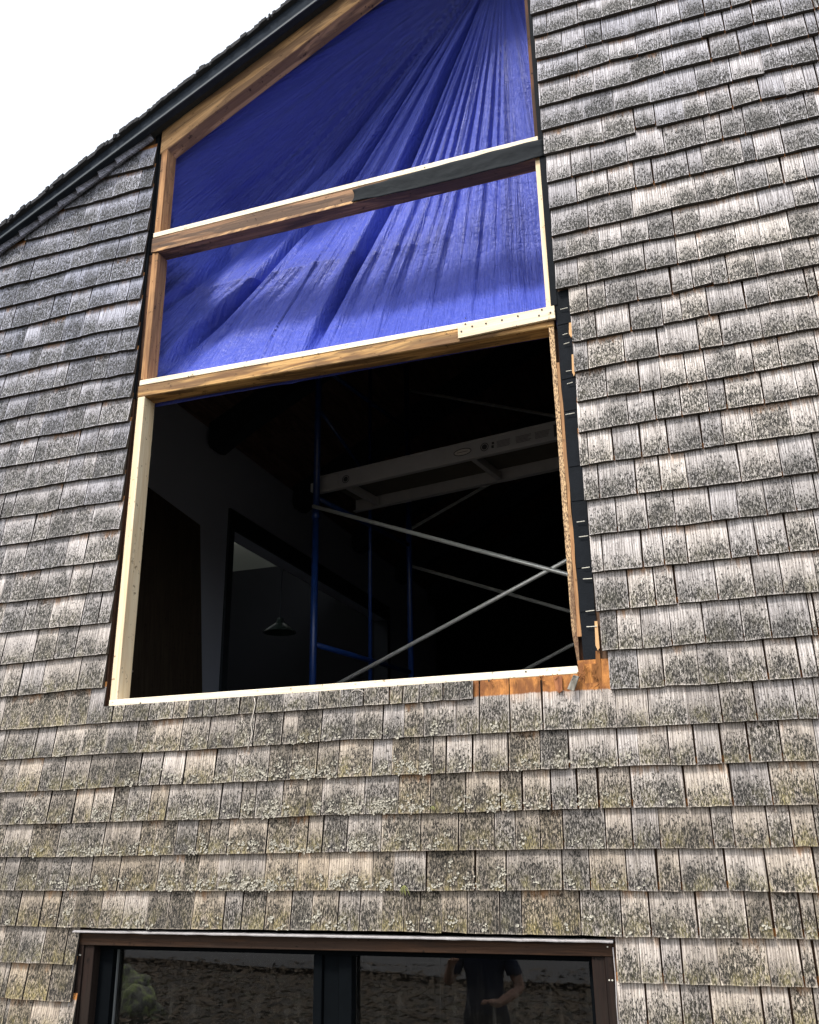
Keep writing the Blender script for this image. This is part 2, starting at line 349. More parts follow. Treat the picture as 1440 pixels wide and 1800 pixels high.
# ---- shingles, traced from the photograph: crop -> (x offset, y offset, scale)
CR = {'R1': (920, 0, 4), 'R2': (1160, 0, 5.143), 'R3': (920, 280, 4), 'R4': (1160, 280, 5.143), 'R5': (980, 560, 4.5), 'R6': (1160, 560, 5.143),
      'R7': (1000, 880, 4.8), 'R8': (1160, 880, 5.143), 'L1': (0, 230, 4.966), 'L2': (0, 540, 5.293), 'L3': (0, 860, 4.7375), 'L4': (0, 1200, 3.6),
      'L5': (380, 1200, 3.6), 'L6': (740, 1180, 3.75), 'L7': (1080, 1180, 4), 'L8': (1060, 1480, 2.579), 'Z': (0, 1600, 4.9)}
T = '''
C1 R1 50,100 380,5|
C2 R1 70,255 170,225 385,160 550,120 755,62 945,10|168 385 548 755
C3 R1 85,412 280,365 435,315 555,285 725,245 945,180 1110,135 1275,90 1440,50|278 435 556 722 945 1108 1275
C3 R2 410,115 645,50 820,0|405 645
C4 R1 100,575 385,495 610,420 800,380 1045,315 1255,260 1420,215|385 608 800 1043 1255 1418
C4 R2 380,330 590,270 850,200 1115,140 1400,70 1440,60|380 590 850 1115 1398
C5 R1 110,745 335,685 500,640 755,575 985,500 1325,415|335 500 755 987
C5 R2 465,535 730,470 1010,395 1345,310 1440,290|35 465 728 1008 1345
C6 R1 125,915 430,835 640,780 890,715 1225,635|430 640 890 1225
C6 R2 340,810 660,725 935,663 965,635 1195,585 1440,535|340 658 945 1195
C7 R1 145,1085 365,1030 565,990 785,930 796,893 920,872 945,885 1135,835 1305,795|368 565 788 935 1135 1305
C7 R2 225,1075 445,1025 660,965 915,890 1145,855 1330,810 1440,785|225 445 658 915 1145 1330
C8 R3 165,158 340,115 485,80 740,10|338 485 735
C8 R1 735,1130 1000,1075 1285,1000 1400,970|1000 1285 1405
C8 R2 775,1200 1095,1125 1345,1065 1440,1045|415 575 778 1092 1347
C9 R3 180,345 385,295 605,235 915,165 1170,105 1275,80|380 603 918 1170 1275
C9 R4 402,110 765,20 870,0|402 762
C10 R3 195,540 465,475 780,405 1040,340|463 778 1040
C10 R4 110,435 515,350 705,300 985,235 1205,190 1440,135|108 513 705 988 1125 1335
C11 R3 210,715 310,690 540,640 700,600 885,560 1070,530|308 538 698 885 1068 1255
C11 R4 140,680 380,630 910,510 1230,425 1440,385|138 378 912 1228
C12 R3 225,910 390,875 505,850 640,820 860,775 1090,730|388 505 640 858 1088
C12 R4 165,935 355,900 710,815 920,775 1195,715 1440,670|163 355 708 920 1195
C13 R3 325,1090 460,1060 585,1030 805,985 1045,940|458 583 805 1047
C13 R4 110,1215 310,1155 478,1112 488,1130 625,1105 885,1050 1135,1000 1395,950 1440,940|115 308 483 625 883 1133 1395
C14 R5 115,180 185,170 310,145 585,90 850,35|187 310 583 848
C14 R4 40,1500 205,1450 445,1400 785,1340 1000,1290 1345,1235 1440,1215|38 205 445 783 998 1345
C15 R5 130,418 250,395 535,335 805,290 1130,235|248 535 807
C15 R6 360,275 575,235 935,170 1240,110 1440,80|362 573 935 1238
C16 R5 150,655 395,610 655,575 870,540 1025,505|393 657 1027
C16 R6 248,580 710,505 1110,430 1400,377 1440,385|250 712 1108 1415
C17 R5 165,900 325,870 570,830 780,795 990,765|325 568 780 988
C17 R6 205,875 450,835 612,810 945,765 1265,710 1440,685|205 447 612 945 1265
C18 R5 180,1165 250,1150 460,1115 670,1090 885,1060|250 448 670 885
C18 R6 85,1210 395,1165 590,1135 850,1095 1210,1050 1440,1015|83 393 588 850 1210
C19 R5 210,1440 335,1420 630,1380 1035,1335|335 630 828 1037
C19 R6 258,1530 740,1470 1110,1420 1440,1380|260 742 1108 1430
C20 R7 170,290 410,260 675,230 905,205|180 410 677 907
C20 R8 150,225 475,180 715,150 975,125 1240,90 1440,65|150 473 717 975 1240
C21 R7 195,605 295,590 625,560 810,540 1010,520|293 627 812 1008
C21 R8 258,565 645,515 890,490 1175,460 1440,440|47 258 647 890 1178
C22 R7 225,930 515,905 740,885 915,870|515 738 917
C22 R8 163,925 535,895 865,865 1125,840 1440,825|163 535 868 1125
C23 R7 275,1265 425,1255 625,1245 875,1225|425 622 875
C23 R8 115,1310 420,1280 765,1265 1020,1240 1385,1215 1440,1210|115 418 762 1018 1385
C24 R7 305,1590 600,1580 815,1560|345 597 815
C24 R8 50,1680 368,1665 640,1640 985,1620 1285,1600 1440,1590|48 368 638 985 1288
C24 L4 0,298 180,290 415,270 545,260 640,255 775,245 935,238 1090,225 1355,210|5 105 415 545 635 705 778 935 1090 1185 1280 1358
C24 L5 145,197 245,190 420,182 645,165 785,155 930,145 1095,135 1180,130 1285,125|143 245 418 645 783 930 1095 1178 1283
C24 L6 130,190 250,187 385,175|255 345 385
C25 L4 0,490 20,487 85,485 210,475 325,470 505,458 660,448 850,440 965,437 1310,420|22 85 208 325 505 663 848 965 1135 1313
C25 L5 230,400 410,390 510,385 662,372 870,355 1050,355 1185,345 1310,340|228 412 508 662 870 1052 1187 1312
C25 L6 235,420 385,410 590,400 810,385 1060,378|20 232 385 588 808 1058 1300
C25 L7 0,395 250,385 530,370 760,360 1010,345 1290,335 1440,330|22 250 528 762 1012 1293
C26 L4 0,695 90,690 385,680 545,670 695,660 870,650 1010,645 1155,640 1350,635|92 238 385 545 695 870 1010 1155 1352
C26 L5 108,628 325,620 470,612 640,603 770,598 985,590 1110,583 1280,578|108 325 468 630 770 985 1110 1282 1372
C26 L6 80,675 340,662 580,655 790,645 980,640 1310,625|80 163 340 580 790 978 1310
C26 L7 35,665 180,660 395,658 580,655 960,640 1190,630 1440,628|35 178 395 578 962 1190
C27 L4 0,898 120,895 450,888 570,882 775,878 930,872 1045,870 1385,862|2 122 290 450 570 790 930 1045 1387
C27 L5 145,858 240,857 410,850 660,838 935,830 1150,828 1355,825|20 145 240 410 662 935 1150 1355
C27 L6 60,935 295,930 525,918 860,910 1038,905|62 293 525 862 1038 1395
C27 L7 130,958 510,955 840,945 1115,940 1440,937|130 512 840 1118
C28 L4 0,1103 170,1102 350,1103 635,1098 870,1093 965,1090 1100,1088 1310,1085|172 352 637 870 968 1098 1310
C28 L5 65,1084 312,1080 570,1075 825,1068 1040,1068 1290,1065|65 312 572 825 1040 1290
C28 L6 250,1180 625,1175 945,1170 1220,1167|247 625 945 1222
C28 L7 330,1245 705,1245 1100,1240 1265,1232 1440,1230|328 705 1100 1267
C29 L4 0,1313 220,1315 555,1316 985,1316 1365,1318|92 220 420 555 737 987 1143 1367
C29 L5 505,1315 705,1314 985,1314 1120,1315 1325,1316|505 705 985 1122 1328
C29 L6 40,1445 355,1445 565,1445 935,1440 1365,1447|40 357 565 935 1365
C29 L8 110,220 360,225 565,220 755,225 980,230|115 360 567 757
C30 Z 0,130 340,140 670,150|130 328 487 615
C30 L4 490,1548 622,1553 915,1556 1205,1560|622 763 915 1052 1205 1410
C30 L5 40,1560 302,1563 595,1567 905,1570 1185,1573 1428,1574|40 155 302 465 595 762 905 1045 1185 1287 1428
C30 L6 135,1727 305,1729 525,1732 865,1738 1055,1740|137 305 523 668 867 1057 1332
C30 L8 90,430 220,432 440,435 665,437 780,438 915,440 980,443|90 220 438 663 782 915
D31 Z 0,445 340,458 640,470|140 350 540 640
D32 Z 0,750 200,768 400,780 610,790|35 195 402 610
D33 Z 0,1075 600,1105|30 230 470 585
C31 L8 65,638 175,640 370,645 535,650 765,655 915,658 980,660|175 273 370 533 763 915
C32 L8 70,855 370,862 735,868 980,875|207 367 505 738 870
A1 L1 900,408 1085,360 1340,295|1080
A2 L1 560,682 805,620 980,575 1210,500 1320,480|690 805 985 1210
A3 L1 210,955 390,910 535,870 840,795 1170,710 1305,670|390 535 715 850 1180
A4 L1 -20,1192 180,1135 330,1095 600,1030 890,955 1110,900 1285,855|180 325 600 760 1010 1120
A5 L1 -20,1368 110,1330 255,1300 480,1240 610,1200 815,1150 1130,1080 1260,1055|110 255 480 605 815 1010 1130
A6 L1 -20,1550 110,1515 325,1465 535,1410 670,1385 955,1315 1235,1255|110 325 530 670 950
A7 L1 440,1635 760,1555 1100,1475 1220,1460|435 590 765 1000 1105
A7 L2 0,215 290,150|270
A8 L2 0,425 200,385 570,310 750,270 880,235 1140,190 1280,165|20 110 345 570 750 890 1140
A9 L2 0,635 60,620 350,550 560,505 960,430 1260,385|60 245 350 565 960
A10 L2 0,845 600,725 845,670 975,655 1140,620 1245,605|130 320 600 845 977 1145
A11 L2 0,1055 225,1000 450,965 720,910 905,875 1215,830|35 225 325 455 722 908
A12 L2 0,1265 115,1240 365,1195 580,1165 755,1130 910,1100 1190,1055|115 368 578 755 912
A13 L2 0,1490 45,1480 305,1440 405,1425 705,1370 1025,1325 1175,1300|48 308 403 708 1025
A14 L2 0,1735 330,1675 605,1625 745,1600 860,1590 1060,1560 1145,1550|20 205 325 607 745 862 1065
A15 L3 0,240 90,225 370,190 485,165 700,130 1005,90|95 370 487 700
A16 L3 0,465 250,435 385,410 595,380 745,355 990,325|5 255 388 597 748
A17 L3 0,705 185,685 430,650 530,635 690,620 965,585|185 330 433 530 692
A18 L3 0,945 75,940 290,915 560,885 740,860 940,840|75 290 370 560 738
A19 L3 0,1195 180,1175 400,1155 670,1130 910,1105|178 400 672
A20 L3 0,1460 440,1415 615,1395 790,1380 885,1370|10 270 445 615 792
A21 L3 0,1730 330,1700 640,1665 850,1650|10 145 330 640
'''
YB = -.029                                                  # front plane of the butts
course = {}
for line in T.strip().splitlines():
    hd, js = line.split('|'); tk = hd.split(); key, cr = tk[0], tk[1]; ox, oy, sc = CR[cr]
    bp = [tuple(float(a) for a in q.split(',')) for q in tk[2:]]
    d = course.setdefault(key, {'b': [], 'j': []})
    pts = [P(ox+x/sc, oy+y/sc, YB) for x, y in bp]; d['b'] += [(p[0], p[2]) for p in pts]
    bx = [b[0] for b in bp]; by = [b[1] for b in bp]
    for j in js.split():
        j = float(j); yy = np.interp(j, bx, by); d['j'].append(P(ox+j/sc, oy+yy/sc, YB)[0])
for k, d in course.items():
    d['b'].sort(); q = []
    for x in sorted(d['j']):
        if not q or x-q[-1] > .028: q.append(x)
    d['j'] = q; d['n'] = len(d['b'])
def bz(k, x): b = course[k]['b']; return float(np.interp(x, [p[0] for p in b], [p[1] for p in b]))
def upper(key, x, z):
    best = None
    for k, d in course.items():
        if k == key: continue
        b = d['b']
        if b[0][0]-.06 <= x <= b[-1][0]+.06:
            q = bz(k, x)
            if q > z+.06 and (best is None or q < best): best = q
    return best if best and best < z+.21 else z+.133
shingles = []     # dicts
def add(key, x0, x1, z0, z1, zu, ztop, ztop1=None, traced=True, **k):
    if x1-x0 < .012: return
    shingles.append(dict(key=key, x0=x0, x1=x1, z0=z0, z1=z1, zu=zu, t0=ztop, t1=ztop if ztop1 is None else ztop1, traced=traced, **k))
def clipt(x, t): return min(t, rk(x)+.02)
SILLB = 2.912
for k, d in course.items():
    xs = [d['b'][0][0]]+[j for j in d['j'] if d['b'][0][0]+.015 < j < d['b'][-1][0]-.012]+[d['b'][-1][0]]
    xs2 = []
    for a, b in zip(xs[:-1], xs[1:]):
        xs2.append(a)
        if b-a > .15 and rng.random() < .35: xs2.append(a+(b-a)*rng.uniform(.35, .65))
    xs = xs2+[xs[-1]]
    for a, b in zip(xs[:-1], xs[1:]):
        xa, xb = a+(b-a)*.12, a+(b-a)*.88; za, zb_ = bz(k, xa), bz(k, xb); s_ = (zb_-za)/(xb-xa)
        s_ = max(-.06, min(.06, s_)); m_ = (za+zb_)/2; z0, z1 = m_-s_*(b-a)/2, m_+s_*(b-a)/2
        xm = (a+b)/2; zu = upper(k, xm, m_); t = zu+.028
        if k == 'C24' and xm > P(843, 1200)[0] and a < -.455: continue           # stripped here
        if k in ('C24', 'C25') and OL-.035 < xm < OR+.06:
            if k == 'C24' and xm < OR: t = min(t, SILLB); zu = max(zu, m_+.133)
            if k == 'C25' and b > P(832, 1200)[0]: zu = m_+.134; t = SILLB+.0 if xm < OR-.02 else 2.96
        add(k, a, b, z0, z1, zu, clipt(a, t), clipt(b, t))
# continuation of the courses outside the picture
def fill(zrow, x0, x1, zu=None, k='X'):
    x = x0
    while x < x1-.02:
        wd = min(rng.choice([.075, .09, .1, .12, .14, .16, .19])*rng.uniform(.9, 1.1), x1-x)
        if x1-x-wd < .04: wd = x1-x
        z = zrow+rng.uniform(-.002, .002); t = (zu or z+.133)+.028
        if rk(x) > z+.01 and rk(x+wd) > z+.01: add(k, x, x+wd, z+rng.uniform(-.002, .002), z+rng.uniform(-.002, .002), zu or z+.133, clipt(x, t), clipt(x+wd, t), traced=False)
        x += wd
for k, d in course.items():
    b = d['b']
    if k[0] == 'A' or k in ('C24', 'C25', 'C26', 'C27', 'C28', 'C29', 'C30', 'D31', 'D32', 'D33'):
        if k not in ('A1', 'A2', 'A3'): fill(b[0][1], XL, b[0][0], upper(k, b[0][0], b[0][1]))
    if k[0] == 'C': fill(b[-1][1], b[-1][0], XR, upper(k, b[-1][0]-.02, b[-1][1]))
# courses above and below the traced ones
zt = np.mean([p[1] for p in course['C1']['b']]); x1c = course['C1']['b'][-1][0]
for i in range(1, 14): fill(zt+.133*i, OR+.02, XR)
zb = np.mean([p[1] for p in course['C32']['b']])
for i in range(1, 14): fill(zb-.14*i, -.47, XR)
zb = np.mean([p[1] for p in course['D33']['b']])
for i in range(1, 14): fill(zb-.14*i, XL, -2.63)
za = course['A1']['b'][-1][1]
fill(za+.13, -2.80, -2.612); fill(za+.26, -2.72, -2.612)

def shingle_geo(s):
    x0, x1 = s['x0'], s['x1']; g = rng.choice([.0012, .0020, .0028, .0040]) if s['z0'] < 3.8 else rng.choice([.0010, .0016, .0024, .0036]); x0 += g; x1 -= g
    n = max(3, int((x1-x0)/.022)); r = rng.random
    tl = rng.uniform(-.0025, .0025) if s['traced'] else 0; tilt = rng.uniform(-.0028, .0028); lift = rng.uniform(-.0015, .0025); th = rng.uniform(.0160, .0205)
    zc = (s['z0']+s['z1'])/2; ex = max(.08, s['zu']-zc)
    vs = []; suv = []; wuv = []; ou, ov = rng.uniform(0, 50), rng.uniform(0, 50)
    tb = [rng.uniform(-.0012, .0012) for _ in range(n+1)]
    cup = rng.uniform(-.0012, .0022)
    rows = (0., .5, 1.)
    for side in (0, 1):
        for ri, rr in enumerate(rows):
            for i in range(n+1):
                u = i/n; x = x0+(x1-x0)*u; zlo = s['z0']+(s['z1']-s['z0'])*u+tb[i]; zhi = s['t0']+(s['t1']-s['t0'])*u
                zhi = max(zhi, zlo+.004)
                z = zlo+(zhi-zlo)*rr; fr = (z-zlo)/ex
                if i in (0, n): x += tl*rr
                yf = YB+.0195*fr+tilt*(u-.5)*(1-fr*.7)-lift*(1-fr)-cup*4*u*(1-u)*(1-fr*.8); yf = min(yf, -.0035)
                y = yf if side == 0 else min(yf+max(.002, th*(1-fr*.72)), .004)
                vs.append((x, y, z)); suv.append((u, fr)); wuv.append((x+ou, z+ov))
    nr = len(rows); W_ = n+1; fs = []
    idx = lambda sd_, rr, i: sd_*nr*W_+rr*W_+i
    for rr in range(nr-1):
        for i in range(n):
            fs.append((idx(0, rr, i), idx(0, rr, i+1), idx(0, rr+1, i+1), idx(0, rr+1, i)))
        fs.append((idx(0, rr, 0), idx(0, rr+1, 0), idx(1, rr+1, 0), idx(1, rr, 0)))
        fs.append((idx(0, rr, n), idx(1, rr, n), idx(1, rr+1, n), idx(0, rr+1, n)))
    for i in range(n): fs.append((idx(0, 0, i), idx(1, 0, i), idx(1, 0, i+1), idx(0, 0, i+1)))
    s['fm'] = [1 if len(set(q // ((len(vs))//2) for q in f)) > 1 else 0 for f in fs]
    xm = (x0+x1)/2
    moss = max(0, min(1, (3.3-zc)/1.1)); moss = .12+.80*moss if xm < -.45 else .12+.58*moss
    if zc > 4.6: moss *= .6
    lf = .30 if (xm < -2.5 and zc > 4.2) else (.20 if (xm < -2.5 and zc > 3) else (.10 if zc < 2.9 and xm < -.5 else -.04))
    cval = (min(1.3, max(0, rng.gauss(.50, .25)+lf)), rng.random(), max(0, min(1, moss*rng.uniform(.55, 1.3))), max(0, min(1, (zc-3.3)/1.6)) if xm < -2.5 else max(0, min(.55, (zc-4.4)/2.2)))
    return vs, fs, suv, wuv, [cval]*len(vs)
def area_px(s):
    def pr(x, z):
        d = CM.T @ (np.array([x, YB, z])-CP); return CC+FL*d[:2]/d[2]
    p = [pr(s['x0'], s['z0']), pr(s['x1'], s['z1']), pr(s['x1'], min(s['zu'], s['t1'])), pr(s['x0'], min(s['zu'], s['t0']))]
    p = [np.clip(q, (0, 0), (1440, 1800)) for q in p]
    return abs(sum(p[i][0]*p[(i+1) % 4][1]-p[(i+1) % 4][0]*p[i][1] for i in range(4)))/2
for s in shingles: s['a'] = area_px(s)
order = sorted(range(len(shingles)), key=lambda i: -shingles[i]['a'])
single = set(order[:298])
big = ([], [], [], [], []); bigm = []
for i, s in enumerate(shingles):
    vs, fs, suv, wuv, cl = shingle_geo(s); s['geo'] = True
    if i in single:
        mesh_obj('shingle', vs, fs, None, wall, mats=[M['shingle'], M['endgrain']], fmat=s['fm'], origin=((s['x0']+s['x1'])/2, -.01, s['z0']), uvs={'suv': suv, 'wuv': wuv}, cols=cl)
    else:
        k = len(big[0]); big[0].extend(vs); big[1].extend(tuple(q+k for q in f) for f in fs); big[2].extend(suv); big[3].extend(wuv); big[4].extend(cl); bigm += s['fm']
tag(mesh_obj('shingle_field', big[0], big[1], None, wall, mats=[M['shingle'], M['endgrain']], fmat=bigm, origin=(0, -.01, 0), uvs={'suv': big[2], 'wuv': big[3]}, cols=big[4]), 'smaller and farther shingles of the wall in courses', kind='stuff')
print('SHINGLES', len(shingles), 'visible', sum(s['a'] > 20 for s in shingles))

# lichen rosettes on the lower courses
vs = []; fs = []
def flake(x, y, z, r):
    i = len(vs); a0 = rng.uniform(0, 6.28); nx, nz = rng.uniform(-.9, .9), rng.uniform(-.9, .9); n = 6
    vs.append((x, y-.001, z))
    for k in range(n):
        a = a0+k*6.283/n; q = r*rng.uniform(.6, 1.25); dx, dz = q*math.cos(a), q*math.sin(a)
        vs.append((x+dx, y-abs(rng.gauss(.4, .5))*r-.3*(nx*dx+nz*dz), z+dz))
    for k in range(n): fs.append((i, i+1+k, i+1+(k+1) % n))
for s in shingles:
    zc = (s['z0']+s['z1'])/2; xm = (s['x0']+s['x1'])/2
    if not s['traced'] or not (2.0 < zc < 2.85): continue
    px = abs(xm+1.7)
    if s['key'] in ('C25', 'C26', 'C27', 'C28', 'C29') : dens = max(0, 1.15-px*.75)*{'C25': .35, 'C26': 1.1, 'C27': 1.25, 'C28': .95, 'C29': 1.}[s['key']]
    elif s['key'] in ('C30', 'D31', 'D32', 'D33'): dens = .25
    else: dens = 0
    dens *= rng.choice([.15, .5, .9, 1.3, 1.8])
    nc = int(dens*(s['x1']-s['x0'])*62+rng.random())
    for c_ in range(nc):
        cx = rng.uniform(s['x0']+.01, s['x1']-.01); fz = abs(rng.gauss(.05, .26)); cz = zc+.006+fz*.09
        for _ in range(rng.randint(3, 11)):
            x = cx+rng.gauss(0, .0085); z = cz+rng.gauss(0, .007); fr = (z-zc)/.135
            if z < zc-.004: continue
            flake(x, YB+.0195*fr-.003, z, rng.uniform(.0022, .0055))
if vs: tag(mesh_obj('lichen', vs, fs, M['lichen'], wall, origin=(-1.6, -.03, 2.1)), 'pale curly lichen on the lower shingles', kind='stuff')

# tufts of moss and fern
def tuft(px, py, n, h, label):
    p = P(px, py, -.026); b = MB()
    for k in range(n):
        a = rng.uniform(-1.2, 1.2); l = h*rng.uniform(.5, 1); b.tube([(p[0], p[1], p[2]), (p[0]+.4*l*a, p[1]-.012, p[2]-l*.3), (p[0]+.7*l*a, p[1]-.02, p[2]-l*.9)], [.0016, .0014, .0004], 4)
    tag(b.build('fern_tuft', M['moss'], origin=(p[0], p[1], p[2]-h*.4)), label, 'plant', 'green tufts growing between shingles')
tuft(711, 1556, 12, .042, 'yellow green tuft hanging between two shingles above the lower window')
tuft(762, 1417, 6, .020, 'tiny green tuft at a shingle butt above the larger one')

# rake shingles stepping up under the rake board
ca, sa = math.cos(math.atan(RKM)), math.sin(math.atan(RKM))
l0 = P(2, 445, -.034); l1 = P(264, 248, -.034); rl = math.hypot(l1[0]-l0[0], l1[2]-l0[2]); dr = ((l1[0]-l0[0])/rl, (l1[2]-l0[2])/rl)
stp = [P(x, y, -.034)[0] for x, y in ((2, 443), (40, 415), (74, 388), (108, 363), (141, 334), (179, 305), (210, 280))]+[P(264, 248, -.034)[0]]
stp = [stp[0]-.15]+stp
for i in range(len(stp)-1):
    xa, xb = stp[i], stp[i+1]+.0; d0 = (xa-l0[0])/dr[0]; d1 = (xb-l0[0])/dr[0]; nn = (-dr[1], dr[0]); hw = .10
    q = lambda dd, hh, y: (l0[0]+dr[0]*dd+nn[0]*hh, y, l0[2]+dr[1]*dd+nn[1]*hh)
    j = rng.uniform(-.004, .004)
    vs = [q(d0, j-.016, -.056), q(d1+.02, .002, -.034), q(d1+.02, hw, -.034), q(d0, hw, -.056), q(d0, j-.016, -.042), q(d1+.02, 0, -.024), q(d1+.02, hw, -.024), q(d0, hw, -.042)]
    fs = [(0, 1, 2, 3), (7, 6, 5, 4), (0, 4, 5, 1), (1, 5, 6, 2), (2, 6, 7, 3), (3, 7, 4, 0)]
    uv = [(.1, .45), (.9, .45), (.9, .9), (.1, .9)]*2; wu = [(v[0]*.7+v[2]+i*3.1, v[2]-v[0]*.5) for v in vs]
    mesh_obj('rake_shingle', vs, fs, M['shingle'], wall, uvs={'suv': uv, 'wuv': wu}, cols=[(.2, .1, .15, 1)]*8)

# ---- roof
roof_m = MB()
bot0, bot1 = P(0, 422, -.08), P(520, 31, -.08); top0, top1 = P(0, 402, -.08), P(513, 0, -.08)
tm = (top1[2]-top0[2])/(top1[0]-top0[0])
def rtop(x): return rake(x)+.066+max(-.02, (min(x, RIDGE)+3.53)*.030)
def rt(x): return rtop(x) if x <= RIDGE else rtop(RIDGE)-(x-RIDGE)*RKM
xe = -4.05
for (xa, xb) in ((xe, RIDGE), (RIDGE, XR+.5)):
    roof_m.hexa([(xa, -.045, rk(xa)+.02), (xb, -.045, rk(xb)+.02), (xb, 8, rk(xb)+.02), (xa, 8, rk(xa)+.02)], [(xa, -.045, rt(xa)), (xb, -.045, rt(xb)), (xb, 8, rt(xb)), (xa, 8, rt(xa))])
roof = roof_m.build('roof', M['asphalt'], house, origin=(0, 4, 6))
b = MB(); b.poly([(xe, rk(xe)), (RIDGE, rk(RIDGE)), (RIDGE, rt(RIDGE)-.012), (xe, rt(xe)-.012)], -.082, -.046)
b.poly([(RIDGE, rk(RIDGE)), (XR+.5, rk(XR+.5)), (XR+.5, rt(XR+.5)-.012), (RIDGE, rt(RIDGE)-.012)], -.082, -.046)
b.build('rake_board', M['fascia'], roof)
b = MB(); b.poly([(xe, rk(xe)-.004), (RIDGE, rk(RIDGE)-.004), (RIDGE, rk(RIDGE)+.010), (xe, rk(xe)+.010)], -.090, -.0825)
b.build('drip_edge', plain('pale_drip_edge', (.04, .052, .062), .6, .3, 9, spec=.2), roof)
# ragged edge of the roof covering
vs = []; fs = []; x = xe; i = 0
while x < RIDGE:
    wd = rng.uniform(.008, .035); h = .010+.007*rng.random()+(.006 if rng.random() < .2 else 0); ya = -.105+rng.uniform(-.008, .006)
    mbb = MB().hexa([(x, ya, rt(x)-.012), (x+wd, ya, rt(x+wd)-.012), (x+wd, .25, rt(x+wd)-.012), (x, .25, rt(x)-.012)], [(x, ya, rt(x)+h), (x+wd, ya, rt(x+wd)+h*rng.uniform(.6, 1.1)), (x+wd, .25, rt(x+wd)+h), (x, .25, rt(x)+h)])
    k = len(vs); vs += mbb.v; fs += [tuple(q+k for q in f) for f in mbb.f]; x += wd
tag(mesh_obj('roof_edge_tabs', vs, fs, M['asphalt'], roof, origin=(-2, 0, 6.5)), 'ragged dark edge of the roof covering', kind='stuff')

# ---- framing of the opening
def rafz(x, k):      # k: upper / lower edge of the gable rafter
    a = P(285, 268) if k == 0 else P(285, 229); s_ = .5535
    return float(a[2]+s_*(x-a[0])) if k == 0 else float(P(285, 229)[2]+.5535*(x-P(285, 229)[0])+.02)
xr = OR+.01
b = MB().poly([(OL, rafz(OL, 0)), (xr, rafz(xr, 0)), (xr, rafz(xr, 1)), (OL, rafz(OL, 1))], .0, .089)
b.build('rafter', M['raf'], house, bevel=.003)
b = MB().poly([(OL-.03, rafz(OL, 1)+.004), (xr, rafz(xr, 1)+.021), (xr, rk(xr)+.04), (OL-.03, rk(OL-.03)+.04)], .012, .10)
b.build('rafter_blocking', M['darkz'], house)
hz = lambda x, a, b_: a+(b_-a)*(x-OL)/(-.511-OL)
# header: old beam, pale plate on top, plywood patch
MB().poly([(OL, 4.412), (-.513, 4.374), (-.513, 4.442), (OL, 4.474)], .0, .089).build('header_beam', M['oldx'], house, bevel=.004)
MB().poly([(OL+.008, 4.4745), (-.513, 4.4425), (-.513, 4.468), (OL+.008, 4.503)], -.002, .091).build('header_plate', M['fresh'], house, bevel=.0015)
pp = MB().poly([(-.928, 4.393), (-.503, 4.402), (-.503, 4.463), (-.928, 4.456)], -.016, -.003).build('plywood_patch', M['ply'], house, bevel=.001)
def nails(pts, r=.0035, y=-.017, parent=None, name='nail_heads', mat='nailhole', n=6):
    b = MB()
    for x, z in pts: b.tube([(x, y, z), (x, y-.0018, z)], r, n)
    return tag(b.build(name, M[mat], parent, origin=None), kind='stuff')
def npx(l): return [(P(x, y)[0], P(x, y)[2]) for x, y in l]
nails(npx([(820, 573), (832, 577), (813, 586), (856, 572), (884, 566), (912, 559), (949, 558), (954, 548), (969, 553)]), .0042, -.0165, house)
nails(npx([(819, 560), (560, 622), (332, 662), (470, 640)]), .003, -.003, house)
nails(npx([(800, 289), (747, 295), (868, 267), (905, 258), (450, 385), (600, 352)]), .003, -.003, house)
nails(npx([(234, 1180), (248, 1236), (700, 1206), (860, 1197), (925, 1181), (620, 1213), (500, 1224)]), .004, -.003, house)
# rail
MB().poly([(OL, 5.250), (-.50, 5.250), (-.50, 5.3405), (OL, 5.3405)], .0, .089).build('middle_rail', M['oldrail'], house, bevel=.004)
MB().poly([(OL+.02, 5.246), (-.95, 5.246), (-.95, 5.258), (OL+.02, 5.262)], -.006, -.0005).build('rail_lip', M['raf'], house)
MB().poly([(OL+.008, 5.341), (-.52, 5.341), (-.52, 5.370), (OL+.008, 5.370)], -.002, .091).build('rail_plate', M['fresh'], house, bevel=.0015)
# membrane over the right half of the rail: lumpy sheet
vs = []; fs = []; nx, nz = 60, 8
x0m, x1m = -1.435, -.497
for j in range(nz+1):
    for i in range(nx+1):
        u = i/nx; v = j/nz; x = x0m+(x1m-x0m)*u
        zt_ = 5.323+.012*math.sin(u*2.2)+.008*u+.004*mnoise.noise(Vector((x*9, 0, 1))); zb_ = 5.243-.008*math.sin(u*3)+.012*max(0, .15-u)*4+.006*mnoise.noise(Vector((x*7, 3, 0)))
        if u < .04: x += .012*math.sin(v*3.1)
        vs.append((x, -.008-.006*abs(mnoise.noise(Vector((x*6, v*2, 5))))-(.006 if j == 0 else 0), zb_+(zt_-zb_)*v))
for j in range(nz):
    for i in range(nx): a = j*(nx+1)+i; fs.append((a, a+1, a+nx+2, a+nx+1))
mo = mesh_obj('rail_membrane', vs, fs, M['membrane'], house, smooth=True); sm = mo.modifiers.new('thick', 'SOLIDIFY'); sm.thickness = -.004; sm.offset = 1
# sill
MB().poly([(OL+.006, 2.9125), (-.518, 2.9125), (-.524, 2.941), (OL+.006, 2.941)], -.004, .089).build('sill_plate', M['fresh'], house, bevel=.0015)
